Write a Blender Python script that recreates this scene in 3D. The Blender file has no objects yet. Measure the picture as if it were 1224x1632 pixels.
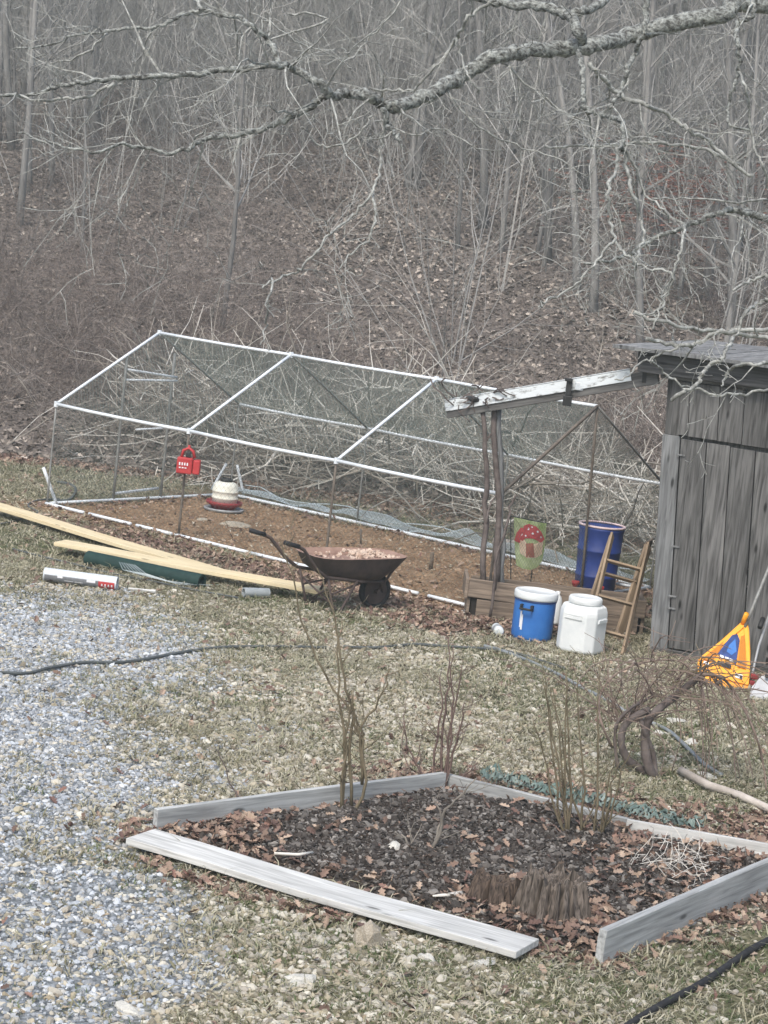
import bpy, math, random
import numpy as np
from mathutils import Vector, Matrix, noise as mnoise
R_ = math.radians
random.seed(7); rng = np.random.default_rng(11)
S = bpy.context.scene
COL = S.collection

# ---------------------------------------------------------------- camera
FPX, PITCH, ROLL, CAMH = 3409.0, 0.135, 0.115, 3.569
cp_, sp_ = math.cos(PITCH), math.sin(PITCH)
cF = np.array([0, cp_, -sp_]); _r = np.array([1., 0, 0]); _u = np.array([0, sp_, cp_])
cR = math.cos(ROLL)*_r + math.sin(ROLL)*_u
cU = -math.sin(ROLL)*_r + math.cos(ROLL)*_u
cam = bpy.data.cameras.new('camera'); camo = bpy.data.objects.new('camera', cam); COL.objects.link(camo)
M4 = Matrix(((cR[0], cU[0], -cF[0], 0), (cR[1], cU[1], -cF[1], 0), (cR[2], cU[2], -cF[2], CAMH), (0, 0, 0, 1)))
camo.matrix_world = M4
cam.sensor_fit = 'VERTICAL'; cam.sensor_height = 24; cam.lens = FPX/1632*24
cam.clip_start = .1; cam.clip_end = 900
S.camera = camo
# ---------------------------------------------------------------- light
W = bpy.data.worlds.new('World'); S.world = W; W.use_nodes = True
wn = W.node_tree.nodes; wl = W.node_tree.links
sky = wn.new('ShaderNodeTexSky'); sky.sky_type = 'NISHITA'; sky.sun_disc = False
SUN_EL, SUN_AZ = R_(52), R_(200)
sky.sun_elevation = SUN_EL; sky.sun_rotation = SUN_AZ; sky.dust_density = 3.0; sky.air_density = 1.0; sky.ozone_density = .6
wl.new(sky.outputs[0], wn['Background'].inputs[0]); wn['Background'].inputs[1].default_value = .125
sl = bpy.data.lights.new('sun', 'SUN'); sl.energy = 1.45; sl.angle = R_(14); sl.color = (1, .96, .9)
so = bpy.data.objects.new('sun', sl); COL.objects.link(so)
sd = Vector((math.sin(SUN_AZ)*math.cos(SUN_EL), math.cos(SUN_AZ)*math.cos(SUN_EL), math.sin(SUN_EL)))
so.rotation_euler = sd.to_track_quat('Z', 'Y').to_euler()
S.view_settings.view_transform = 'Standard'; S.view_settings.look = 'None'; S.view_settings.gamma = 1
S.view_settings.use_curve_mapping = False; S.view_settings.exposure = 1.0
S.render.engine = 'CYCLES'
S.cycles.volume_bounces = 0; S.cycles.max_bounces = 6; S.cycles.transparent_max_bounces = 8
HAZE = 0.0029

# ---------------------------------------------------------------- projection helpers (pixel of the 1224x1632 photo -> place)
def ray(px, py): return cF + cR*(px-612)/FPX - cU*(py-816)/FPX
def G(px, py, z=0.0):
    d = ray(px, py); t = (CAMH-z)/-d[2]; return Vector((d[0]*t, d[1]*t, z))
def PY(px, py, Y):
    d = ray(px, py); t = Y/d[1]; return Vector((d[0]*t, Y, CAMH+d[2]*t))
def proj(p):
    d = np.array(p, float)-np.array([0, 0, CAMH]); z = d@cF
    return 612+FPX*(d@cR)/z, 816-FPX*(d@cU)/z
# ---------------------------------------------------------------- noise
def vnoise(x, y, sc=1., seed=0):
    x = np.asarray(x, float)/sc; y = np.asarray(y, float)/sc
    xi = np.floor(x).astype(np.int64); yi = np.floor(y).astype(np.int64); fx = x-xi; fy = y-yi
    fx = fx*fx*(3-2*fx); fy = fy*fy*(3-2*fy)
    def h(a, b):
        n = (a*374761393 + b*668265263 + seed*974711) & 0x7fffffff
        n = ((n ^ (n >> 13))*1274126177) & 0x7fffffff
        return ((n ^ (n >> 16)) & 0xffff)/65535.
    return (h(xi, yi)*(1-fx)+h(xi+1, yi)*fx)*(1-fy)+(h(xi, yi+1)*(1-fx)+h(xi+1, yi+1)*fx)*fy
def fbm(x, y, sc=1., seed=0, o=4):
    a = 0; w = .5; t = 0
    for i in range(o): a = a+w*vnoise(x, y, sc/2**i, seed+i*17); t += w; w *= .5
    return a/t
def sstep(a, b, x):
    t = np.clip((x-a)/(b-a), 0, 1); return t*t*(3-2*t)
# ---------------------------------------------------------------- chicken run frame of reference
YAW = .632; U2 = np.array([math.cos(YAW), -math.sin(YAW)]); V2 = np.array([math.sin(YAW), math.cos(YAW)])
O2 = np.array([-3.741, 23.57]); RL, RW, RHE, RHR = 5.97, 3.10, 1.145, 1.98
def run(a, b, z=0): p = O2+a*U2+b*V2; return Vector((p[0], p[1], z))
HN = np.array([.3, .954])
def toe(x, y): return np.asarray(x)*HN[0]+np.asarray(y)*HN[1]-25.6
def polysd(x, y, P):
    x = np.asarray(x, float); y = np.asarray(y, float)
    d = np.full(x.shape, 1e9); ins = np.zeros(x.shape, bool)
    n = len(P)
    for i in range(n):
        ax, ay = P[i]; bx, by = P[(i+1) % n]
        ex, ey = bx-ax, by-ay; t = np.clip(((x-ax)*ex+(y-ay)*ey)/(ex*ex+ey*ey), 0, 1)
        d = np.minimum(d, np.hypot(x-ax-t*ex, y-ay-t*ey))
        c = ((ay > y) != (by > y)) & (x < (bx-ax)*(y-ay)/(by-ay+1e-12)+ax)
        ins ^= c
    return np.where(ins, -d, d)
BED = None
def hgt(x, y):
    x = np.asarray(x, float); y = np.asarray(y, float)
    s = toe(x, y); s1 = np.clip(s, 0, None)
    s2 = np.clip(s1, 0, 72)
    z = .15*s2+.0011*s2**2+(s1-s2)*.30-.15*(1-np.exp(-s1/1.0))
    z = z+sstep(0, 10, s1)*(fbm(x, y, 9, 5, 3)-.5)*1.1+sstep(0, 6, s1)*(fbm(x, y, 1.5, 8, 2)-.5)*.18
    near = (fbm(x, y, .5, 3, 3)-.5)*.035*sstep(1.5, 3, np.hypot(x*.6, y-2)) + (fbm(x, y, .12, 31, 2)-.5)*.018
    z = z+.055*sstep(.0, .16, -polysd(x, y, BED)) if BED is not None else z
    return z+near*np.where(y < 40, 1, .3)
# bed frame
bL = G(247, 1288, .14); bT = G(700, 1229, .14); bF = G(955, 1533); 
BED = [(bL.x+.0, bL.y), (bT.x, bT.y), (G(1236, 1352).x+.1, G(1236, 1352).y+.0), (G(1300, 1385).x, G(1300, 1385).y), (bF.x, bF.y), (G(840, 1505).x, G(840, 1505).y), (G(230, 1330).x, G(230, 1330).y)]
def runsd(x, y):
    dx = np.asarray(x)-O2[0]; dy = np.asarray(y)-O2[1]
    a = dx*U2[0]+dy*U2[1]; b = dx*V2[0]+dy*V2[1]
    return np.maximum(np.maximum(-a, a-RL-.2), np.maximum(-b-.15, b-RW))
def zones(x, y):
    n1 = fbm(x, y, 1.6, 41, 4)-.5; n2 = fbm(x, y, .5, 77, 3)-.5; n3 = fbm(x, y, 3., 91, 3)-.5
    bed = sstep(.06, -.06, polysd(x, y, BED))
    soil = sstep(.25, -.15, runsd(x, y)+n2*.5)
    soil = np.maximum(soil, .55*sstep(1.1, .1, runsd(x, y)+n2*1.2)*sstep(0, -1, toe(x, y)))
    gr = sstep(-.35, .75, -1.0-x+n1*1.9+n2*.8-.10*(y-14)*(y > 14))*sstep(19.2, 17.6, y+n2*1.5)
    gr = np.maximum(gr, .9*sstep(0.1, .5, -.45-x+n1*1.6)*sstep(11.6, 10.8, y))
    peb = np.clip(.42+n1*1.2, 0, 1)*sstep(19.2, 17.4, y+n2*2)*sstep(2.2, .6, x+n3*2)
    leaf = sstep(-1.2, .3, toe(x, y)+n1*2.5+.5*np.clip(-x-3, 0, 4))
    leaf = np.maximum(leaf, .7*sstep(.5, -.2, np.abs(runsd(x, y)-.45)-.1+n2*.6)*sstep(23, 22, y))
    bd = polysd(x, y, BED)
    leaf = np.maximum(leaf, .95*sstep(.95, .35, bd+n2*.8)*sstep(.2, .9, x+ .5*(y-12.5))*sstep(11.5, 12.3, y))
    leaf = np.maximum(leaf, .8*sstep(.4, .1, bd+n2*.7)*sstep(.2, .9, x+ .5*(y-12.5)))
    leaf = np.maximum(leaf, .8*sstep(.7, .2, np.hypot((x-.95)/1.6, (y-19.35))-.1+n2*.8))
    return bed, soil, gr, peb, leaf
# ---------------------------------------------------------------- mesh builder
class MB:
    def __init__(s): s.v = []; s.f = []; s.m = []
    def add(s, vs, fs, mi=0):
        b = len(s.v); s.v += [tuple(v) for v in vs]; s.f += [tuple(b+i for i in f) for f in fs]; s.m += [mi]*len(fs)
    def box(s, c, sx, sy, sz, rot=None, mi=0):
        vs = [Vector((x*sx/2, y*sy/2, z*sz/2)) for x in (-1, 1) for y in (-1, 1) for z in (-1, 1)]
        if rot is not None: vs = [rot @ v for v in vs]
        s.add([v+Vector(c) for v in vs], [(0, 1, 3, 2), (4, 6, 7, 5), (0, 4, 5, 1), (2, 3, 7, 6), (0, 2, 6, 4), (1, 5, 7, 3)], mi)
    def tube(s, pts, rad, n=6, cap=True, mi=0):
        pts = [Vector(p) for p in pts]
        if not hasattr(rad, '__len__'): rad = [rad]*len(pts)
        b = len(s.v); ref = None
        for i, p in enumerate(pts):
            t = (pts[min(i+1, len(pts)-1)]-pts[max(i-1, 0)])
            if t.length < 1e-9: t = Vector((0, 0, 1))
            t.normalize()
            if ref is None: ref = t.orthogonal().normalized()
            ref = (ref-t*ref.dot(t))
            if ref.length < 1e-6: ref = t.orthogonal()
            ref.normalize(); q = t.cross(ref)
            for k in range(n):
                a = 2*math.pi*k/n; s.v.append(tuple(p+(ref*math.cos(a)+q*math.sin(a))*rad[i]))
        for i in range(len(pts)-1):
            for k in range(n):
                a = b+i*n+k; c = b+i*n+(k+1) % n; s.f.append((a, c, c+n, a+n)); s.m.append(mi)
        if cap:
            s.f.append(tuple(b+k for k in reversed(range(n)))); s.m.append(mi)
            e = b+(len(pts)-1)*n; s.f.append(tuple(e+k for k in range(n))); s.m.append(mi)
    def lathe(s, prof, n=24, c=(0, 0, 0), mi=0, cap=True):
        b = len(s.v); c = Vector(c)
        for r, z in prof:
            for k in range(n):
                a = 2*math.pi*k/n; s.v.append((c.x+r*math.cos(a), c.y+r*math.sin(a), c.z+z))
        for i in range(len(prof)-1):
            for k in range(n):
                a = b+i*n+k; d = b+i*n+(k+1) % n; s.f.append((a, d, d+n, a+n)); s.m.append(mi)
        if cap:
            s.f.append(tuple(b+k for k in reversed(range(n)))); s.m.append(mi)
            e = b+(len(prof)-1)*n; s.f.append(tuple(e+k for k in range(n))); s.m.append(mi)
    def mesh(s, name, mats, smooth=False):
        me = bpy.data.meshes.new(name); me.from_pydata(s.v, [], s.f)
        if not isinstance(mats, (list, tuple)): mats = [mats]
        for m in mats: me.materials.append(m)
        if len(mats) > 1: me.polygons.foreach_set('material_index', s.m)
        if smooth: me.polygons.foreach_set('use_smooth', [True]*len(s.f))
        me.update(); return me
    def build(s, name, mats, parent=None, smooth=False, loc=None, bevel=0):
        me = s.mesh(name, mats, smooth); o = bpy.data.objects.new(name, me); COL.objects.link(o)
        if parent is not None: o.parent = parent
        if loc is not None: o.location = loc
        if bevel:
            m = o.modifiers.new('bevel', 'BEVEL'); m.width = bevel; m.segments = 2; m.limit_method = 'ANGLE'
        return o
def tag(o, label=None, cat=None, group=None, kind=None):
    if label: o['label'] = label
    if cat: o['category'] = cat
    if group: o['group'] = group
    if kind: o['kind'] = kind
    return o
def empty(name, loc, rz=0, **k):
    o = bpy.data.objects.new(name, None); COL.objects.link(o); o.location = loc; o.rotation_euler = (0, 0, rz)
    o.empty_display_size = .2; tag(o, **k); return o
def rel(parent, p): return Vector(p)-parent.location
# ---------------------------------------------------------------- materials
def mk(name):
    m = bpy.data.materials.new(name); m.use_nodes = True; nt = m.node_tree
    return m, nt.nodes, nt.links, nt.nodes['Principled BSDF']
def ramp(n, pos_cols, interp='LINEAR'):
    r = n.new('ShaderNodeValToRGB'); r.color_ramp.interpolation = interp
    while len(r.color_ramp.elements) < len(pos_cols): r.color_ramp.elements.new(.5)
    for e, (p, c) in zip(r.color_ramp.elements, pos_cols): e.position = p; e.color = (*c, 1)
    return r
def simple(name, c1, c2=None, scale=8, rough=.7, bump=.3, stretch=(1, 1, 1), metal=0, coords='Object', detail=6, dist=.01, lo=.3, hi=.7, rand=0, spec=.3):
    m, n, l, b = mk(name); b.inputs['Roughness'].default_value = rough; b.inputs['Metallic'].default_value = metal
    b.inputs['Specular IOR Level'].default_value = spec
    tc = n.new('ShaderNodeTexCoord'); mp = n.new('ShaderNodeMapping'); mp.inputs['Scale'].default_value = stretch
    l.new(tc.outputs[coords], mp.inputs[0])
    nz = n.new('ShaderNodeTexNoise'); nz.inputs['Scale'].default_value = scale; nz.inputs['Detail'].default_value = detail
    nz.inputs['Roughness'].default_value = .65
    l.new(mp.outputs[0], nz.inputs['Vector'])
    c2 = c2 or c1
    rp = ramp(n, [(lo, c1), (hi, c2)]); l.new(nz.outputs[0], rp.inputs[0]); out = rp.outputs[0]
    if rand:
        oi = n.new('ShaderNodeObjectInfo'); hs = n.new('ShaderNodeHueSaturation')
        mr = n.new('ShaderNodeMapRange'); mr.inputs[3].default_value = 1-rand; mr.inputs[4].default_value = 1+rand
        l.new(oi.outputs['Random'], mr.inputs[0]); l.new(mr.outputs[0], hs.inputs['Value']); l.new(out, hs.inputs['Color']); out = hs.outputs[0]
    l.new(out, b.inputs['Base Color'])
    if bump:
        bp = n.new('ShaderNodeBump'); bp.inputs['Strength'].default_value = bump; bp.inputs['Distance'].default_value = dist
        l.new(nz.outputs[0], bp.inputs['Height']); l.new(bp.outputs[0], b.inputs['Normal'])
    return m
def randramp(name, cols, rough=.8, trans=0, nscale=30, spec=.2):
    """colour picked per instance from a ramp, plus fine noise"""
    m, n, l, b = mk(name); b.inputs['Roughness'].default_value = rough; b.inputs['Specular IOR Level'].default_value = spec
    oi = n.new('ShaderNodeObjectInfo')
    k = len(cols); rp = ramp(n, [(i/(k-1), c) for i, c in enumerate(cols)])
    l.new(oi.outputs['Random'], rp.inputs[0])
    tc = n.new('ShaderNodeTexCoord'); nz = n.new('ShaderNodeTexNoise'); nz.inputs['Scale'].default_value = nscale
    l.new(tc.outputs['Object'], nz.inputs['Vector'])
    mr = n.new('ShaderNodeMapRange'); mr.inputs[3].default_value = .7; mr.inputs[4].default_value = 1.3; l.new(nz.outputs[0], mr.inputs[0])
    hs = n.new('ShaderNodeHueSaturation'); l.new(mr.outputs[0], hs.inputs['Value']); l.new(rp.outputs[0], hs.inputs['Color'])
    l.new(hs.outputs[0], b.inputs['Base Color']); return m
def wood(name, base, dark, axis=0, scale=3., knots=True, bump=.5, rough=.85, rand=.12, blotch=.35, str_=14.):
    """grain runs along local axis"""
    m, n, l, b = mk(name); b.inputs['Roughness'].default_value = rough; b.inputs['Specular IOR Level'].default_value = .15
    tc = n.new('ShaderNodeTexCoord'); oi = n.new('ShaderNodeObjectInfo'); va = n.new('ShaderNodeVectorMath'); va.operation = 'ADD'
    cb = n.new('ShaderNodeCombineXYZ'); mu = n.new('ShaderNodeMath'); mu.operation = 'MULTIPLY'; mu.inputs[1].default_value = 37
    l.new(oi.outputs['Random'], mu.inputs[0])
    for i in range(3): l.new(mu.outputs[0], cb.inputs[i])
    l.new(tc.outputs['Object'], va.inputs[0]); l.new(cb.outputs[0], va.inputs[1])
    st = [str_]*3; st[axis] = .8
    mp = n.new('ShaderNodeMapping'); mp.inputs['Scale'].default_value = st; l.new(va.outputs[0], mp.inputs[0])
    nz = n.new('ShaderNodeTexNoise'); nz.inputs['Scale'].default_value = scale; nz.inputs['Detail'].default_value = 8; nz.inputs['Distortion'].default_value = .6
    l.new(mp.outputs[0], nz.inputs['Vector'])
    nb = n.new('ShaderNodeTexNoise'); nb.inputs['Scale'].default_value = 2.2; nb.inputs['Detail'].default_value = 4; l.new(va.outputs[0], nb.inputs['Vector'])
    rp = ramp(n, [(.32, dark), (.62, base)]); l.new(nz.outputs[0], rp.inputs[0])
    mr = n.new('ShaderNodeMapRange'); mr.inputs[3].default_value = 1-blotch; mr.inputs[4].default_value = 1+blotch; l.new(nb.outputs[0], mr.inputs[0])
    hs = n.new('ShaderNodeHueSaturation'); l.new(mr.outputs[0], hs.inputs['Value']); l.new(rp.outputs[0], hs.inputs['Color'])
    m2 = n.new('ShaderNodeMapRange'); m2.inputs[3].default_value = 1-rand; m2.inputs[4].default_value = 1+rand; l.new(oi.outputs['Random'], m2.inputs[0])
    h2 = n.new('ShaderNodeHueSaturation'); l.new(m2.outputs[0], h2.inputs['Value']); l.new(hs.outputs[0], h2.inputs['Color'])
    last = h2.outputs[0]
    if knots:
        vo = n.new('ShaderNodeTexVoronoi'); vo.inputs['Scale'].default_value = 1.; kp = n.new('ShaderNodeMapping'); ks = [7.]*3; ks[axis] = 2.2
        kp.inputs['Scale'].default_value = ks; l.new(va.outputs[0], kp.inputs[0]); l.new(kp.outputs[0], vo.inputs['Vector'])
        kr = ramp(n, [(.06, (1, 1, 1)), (.13, (0, 0, 0))]); l.new(vo.outputs['Distance'], kr.inputs[0])
        mx = n.new('ShaderNodeMix'); mx.data_type = 'RGBA'; l.new(kr.outputs[0], mx.inputs[0]); l.new(last, mx.inputs[6])
        mx.inputs[7].default_value = (*[c*.45 for c in dark], 1); last = mx.outputs[2]
    l.new(last, b.inputs['Base Color'])
    bp = n.new('ShaderNodeBump'); bp.inputs['Strength'].default_value = bump; bp.inputs['Distance'].default_value = .006
    l.new(nz.outputs[0], bp.inputs['Height']); l.new(bp.outputs[0], b.inputs['Normal']); return m

M = {}
M['bark_far'] = simple('bark_grey', (.11, .105, .10), (.32, .31, .29), 6, .9, .4, (1, 1, .25), rand=.3)
M['twig_far'] = simple('twig_grey', (.19, .185, .17), (.35, .34, .32), 3, .9, 0, rand=.3)
M['lichen'] = simple('lichen_bark', (.085, .085, .078), (.47, .49, .455), 48, .95, 1., (1, 1, 1.3), dist=.02, lo=.38, hi=.64, detail=9)
M['lichen_twig'] = simple('lichen_twig', (.15, .15, .135), (.43, .44, .41), 40, .95, .3, lo=.35, hi=.65)
M['vine'] = simple('vine_bark', (.07, .055, .05), (.19, .16, .145), 12, .9, .6)
M['vine_twig'] = simple('vine_twig', (.14, .10, .085), (.27, .21, .17), 12, .9, .2)
M['redstem'] = simple('reddish_stem', (.10, .065, .055), (.20, .14, .12), 9, .8, .2)
M['green_twig'] = simple('olive_twig', (.10, .085, .05), (.22, .18, .12), 9, .8, .2)
M['brush'] = randramp('brush_twig', [(.072, .058, .050), (.15, .12, .105), (.24, .205, .18), (.095, .074, .063), (.38, .34, .305), (.165, .132, .115)], .9)
M['sapling'] = randramp('sapling_bark', [(.18, .175, .16), (.34, .33, .31), (.25, .245, .225), (.46, .45, .42), (.14, .13, .12)], .9)
M['stick'] = simple('cut_stick', (.15, .13, .11), (.36, .33, .28), 5, .9, .3, rand=.25)
M['stick_pale'] = simple('pale_cut_stick', (.42, .40, .36), (.74, .71, .64), 5, .9, .2, rand=.2)
M['galv'] = simple('galvanised_pipe', (.60, .64, .67), (.80, .84, .86), 9, .5, .05, metal=.0, spec=.5)  # bright sky reflection on the upper run pipes is put into this colour
M['galv_dark'] = simple('dark_grey_pipe', (.20, .20, .19), (.34, .34, .32), 20, .6, .1, metal=.2, spec=.4)  # darker copy of the galvanised pipe, its weaker sky reflection painted in
M['brown_pipe'] = simple('brown_grey_pipe', (.10, .085, .07), (.20, .17, .14), 20, .7, .1)  # darker brownish grey, for posts, right gable and a stake
M['wire'] = simple('netting_wire', (.11, .15, .13), (.17, .21, .185), 4, .5, 0, metal=.2)
M['skirt'] = simple('wire_cloth', (.58, .66, .68), (.74, .81, .83), 6, .6, 0)
M['greywood'] = wood('weathered_grey_wood', (.15, .148, .143), (.05, .049, .047), 2, rand=.2, blotch=.45)
M['greywood_x'] = wood('weathered_grey_beam', (.15, .147, .14), (.06, .058, .056), 0)
M['greypost'] = wood('pale_grey_post', (.22, .225, .225), (.095, .097, .097), 2, rand=.05)
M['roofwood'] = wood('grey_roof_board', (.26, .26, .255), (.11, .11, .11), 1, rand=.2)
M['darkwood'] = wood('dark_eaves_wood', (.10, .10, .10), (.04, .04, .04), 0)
M['bedboard'] = wood('bleached_board', (.44, .45, .44), (.25, .255, .25), 0, rand=.06, blotch=.32, bump=.3)
M['plankwhite'] = wood('bleached_plank', (.60, .60, .575), (.38, .38, .36), 0, rand=.03, blotch=.3, bump=.3)
M['newwood'] = wood('fresh_pine', (.70, .60, .40), (.60, .49, .30), 0, rand=.04, blotch=.12, bump=.15)
M['brownwood'] = wood('tan_wood', (.33, .25, .17), (.19, .14, .095), 0, rand=.1)
M['planter'] = wood('brown_planter_wood', (.25, .20, .155), (.12, .095, .075), 0, rand=.2)
M['stump'] = wood('rotten_stump', (.22, .185, .155), (.035, .029, .024), 2, knots=False, bump=1., scale=5, blotch=.5)
M['stump_dark'] = wood('dark_rotten_lobe', (.12, .09, .07), (.025, .02, .017), 2, knots=False, bump=1., scale=6, blotch=.6)
M['white_peel'] = simple('peeling_white_metal', (.22, .22, .21), (.68, .72, .73), 7, .6, .4, (1, 3, 3), lo=.36, hi=.48)
M['tarblack'] = simple('black_plastic', (.02, .02, .02), (.04, .04, .04), 10, .5, .1)
M['rubber'] = simple('black_rubber', (.018, .018, .02), (.04, .04, .042), 30, .8, .3)
M['hose'] = simple('dark_hose', (.06, .07, .07), (.12, .13, .13), 12, .6, .1)
M['hose_grey'] = simple('grey_hose', (.15, .17, .18), (.27, .29, .30), 12, .6, .1)
M['barrow'] = simple('rusty_barrow_steel', (.045, .037, .036), (.11, .078, .066), 9, .7, .3)
M['barrow_in'] = simple('rusty_tray_inside', (.22, .14, .11), (.36, .24, .19), 9, .9, .3)
M['content'] = randramp('pale_rubble', [(.42, .30, .22), (.58, .47, .37), (.28, .17, .12)], .9)
M['blue'] = simple('bright_blue_plastic', (.022, .13, .42), (.045, .19, .52), 5, .45, .05, spec=.5)
M['navy'] = simple('navy_plastic', (.014, .033, .17), (.03, .065, .27), 5, .5, .05, spec=.5)
M['pinkrim'] = simple('pinkish_rim', (.62, .46, .47), (.75, .62, .62), 8, .6, .05)
M['white'] = simple('white_plastic', (.62, .65, .65), (.74, .76, .75), 6, .5, .03, spec=.4)
M['offwhite'] = simple('cream_plastic', (.70, .69, .58), (.82, .81, .72), 20, .5, .03)
M['red'] = simple('red_plastic', (.40, .03, .035), (.52, .065, .065), 8, .5, .05)
M['darkred'] = simple('dark_red_plastic', (.22, .03, .035), (.32, .05, .05), 8, .5, .05)
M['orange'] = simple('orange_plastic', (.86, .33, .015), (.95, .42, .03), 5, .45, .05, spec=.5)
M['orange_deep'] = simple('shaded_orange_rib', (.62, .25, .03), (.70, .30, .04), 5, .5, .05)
M['orange_dark'] = simple('orange_recess_shade', (.46, .16, .015), (.56, .21, .02), 9, .6, .05)  # darker copy of the orange, shade of the hollows put into the colour
M['darkblue_label'] = simple('dark_blue_sticker', (.012, .02, .07), (.04, .09, .30), 9, .4, 0)
M['print_white'] = simple('white_print', (.75, .76, .78), None, 9, .5, 0)
M['print_black'] = simple('black_print', (.03, .03, .035), None, 9, .5, 0)
M['clear'] = simple('clear_bottle', (.55, .6, .6), (.72, .75, .75), 6, .25, .0, spec=.6)
M['steel'] = simple('grey_steel', (.30, .31, .32), (.46, .47, .48), 6, .5, .1, metal=.3)
M['greenroll'] = simple('dark_green_roll', (.007, .025, .022), (.018, .05, .043), 12, .7, .3)
M['greennet'] = simple('faded_green_net', (.06, .115, .10), (.26, .31, .28), 9, .7, .3)
M['foam'] = simple('grey_roll', (.25, .28, .29), (.36, .39, .40), 12, .7, .3)
M['rollgrey'] = simple('galvanised_roll', (.48, .52, .55), (.66, .70, .72), 40, .5, .3, spec=.5)
M['rollside'] = simple('roll_side_wrap', (.14, .145, .155), (.24, .25, .26), 14, .6, .1)
M['flag_green'] = simple('flag_green', (.27, .36, .13), (.52, .58, .34), 9, .9, .05, lo=.35, hi=.6)
M['flag_red'] = simple('flag_red', (.42, .045, .055), (.55, .10, .10), 14, .9, 0)
M['flag_cream'] = simple('flag_cream', (.62, .46, .32), (.75, .6, .45), 14, .9, 0)
M['flag_door'] = simple('flag_door', (.30, .10, .07), (.42, .17, .12), 14, .9, 0)
M['rock'] = simple('tan_rock', (.28, .24, .18), (.50, .45, .37), 9, .95, .6)
M['rockpale'] = simple('pale_rock', (.46, .45, .40), (.66, .64, .58), 9, .95, .6)
M['log'] = simple('pale_log', (.34, .30, .26), (.56, .51, .46), 6, .95, .5)
# scatter materials
M['pebble'] = randramp('pebble', [(.15, .167, .185), (.39, .42, .45), (.23, .24, .25), (.56, .59, .62), (.38, .355, .30), (.29, .31, .335), (.49, .525, .56), (.10, .11, .115), (.66, .68, .69)], .85, nscale=40)
M['pebble_tan'] = randramp('pebble_tan', [(.26, .22, .15), (.42, .375, .28), (.52, .495, .42), (.19, .165, .12), (.36, .33, .28), (.62, .59, .50)], .85, nscale=40)
M['straw'] = randramp('dead_grass', [(.22, .20, .13), (.36, .335, .24), (.14, .135, .075), (.46, .43, .33), (.25, .25, .155)], .9)
M['green'] = randramp('green_grass', [(.065, .10, .04), (.11, .145, .06), (.16, .18, .09), (.08, .09, .045)], .8)
M['leaf'] = randramp('oak_leaf', [(.15, .10, .08), (.26, .18, .135), (.10, .065, .055), (.36, .27, .20), (.19, .13, .105), (.13, .08, .068), (.30, .215, .165), (.44, .34, .26), (.21, .115, .09)], .8, nscale=12)
M['leaf_hill'] = randramp('hill_leaf', [(.135, .115, .098), (.29, .25, .215), (.09, .076, .066), (.52, .455, .39), (.215, .182, .155), (.10, .084, .073), (.38, .33, .28)], .85, nscale=12)
M['bits'] = randramp('leaf_bits', [(.34, .30, .215), (.50, .46, .36), (.24, .19, .13), (.60, .56, .47), (.29, .235, .165), (.40, .33, .25)], .9)
M['mulch'] = randramp('mulch_chip', [(.026, .023, .021), (.07, .06, .053), (.045, .039, .035), (.16, .145, .13), (.036, .031, .028), (.28, .26, .235), (.05, .045, .04)], .95)
M['soilclod'] = randramp('soil_clod', [(.22, .142, .085), (.33, .225, .14), (.16, .11, .07), (.40, .29, .20)], .95)

# ---------------------------------------------------------------- ground
def axis_coords(lo, hi, fine_lo, fine_hi, step, grow):
    c = list(np.arange(fine_lo, fine_hi, step)); s = step; x = c[-1]
    while x < hi: s *= grow; x += s; c.append(x)
    s = step; x = fine_lo; pre = []
    while x > lo: s *= grow; x -= s; pre.append(x)
    return np.array(pre[::-1]+c)
xs = axis_coords(-140, 140, -4.2, 4.2, .05, 1.09)
ys = np.concatenate([axis_coords(-40, 8.0, 8.0, 8.2, .06, 1.15)[:-3], np.arange(8.2, 27, .06)])
ext = [ys[-1]]; st_ = .06
while ext[-1] < 260: st_ = min(st_*1.025, 6) ; ext.append(ext[-1]+st_)
ys = np.unique(np.concatenate([ys, ext]))
ys = ys[np.concatenate([[True], np.diff(ys) > .02])]
X, Y = np.meshgrid(xs, ys); Z = hgt(X, Y)
nx, ny = len(xs), len(ys)
me = bpy.data.meshes.new('ground')
idx = np.arange(nx*ny).reshape(ny, nx)
quads = np.stack([idx[:-1, :-1], idx[:-1, 1:], idx[1:, 1:], idx[1:, :-1]], -1).reshape(-1, 4)
me.vertices.add(nx*ny); me.vertices.foreach_set('co', np.stack([X, Y, Z], -1).ravel())
me.loops.add(quads.size); me.loops.foreach_set('vertex_index', quads.ravel().astype(np.int32))
me.polygons.add(len(quads)); me.polygons.foreach_set('loop_start', np.arange(0, quads.size, 4, dtype=np.int32))
me.update(calc_edges=True)
me.polygons.foreach_set('use_smooth', np.ones(len(quads), bool))
zb, zs, zg, zp, zl = zones(X.ravel(), Y.ravel())
ca = me.color_attributes.new('zone', 'FLOAT_COLOR', 'POINT'); ca.data.foreach_set('color', np.stack([zg, zs, zl, zb], -1).ravel().astype(np.float32))
gm, n, l, b = mk('yard_ground'); b.inputs['Roughness'].default_value = .95; b.inputs['Specular IOR Level'].default_value = .1
at = n.new('ShaderNodeAttribute'); at.attribute_name = 'zone'; sp = n.new('ShaderNodeSeparateColor'); l.new(at.outputs['Color'], sp.inputs[0])
tc = n.new('ShaderNodeTexCoord')
def nz_(sc, det=5): 
    q = n.new('ShaderNodeTexNoise'); q.inputs['Scale'].default_value = sc; q.inputs['Detail'].default_value = det; l.new(tc.outputs['Object'], q.inputs['Vector']); return q
def mixc(f, a, c):
    q = n.new('ShaderNodeMix'); q.data_type = 'RGBA'; l.new(f, q.inputs[0]); l.new(a, q.inputs[6]); l.new(c, q.inputs[7]); return q.outputs[2]
nA, nB = nz_(28), nz_(3)
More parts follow.
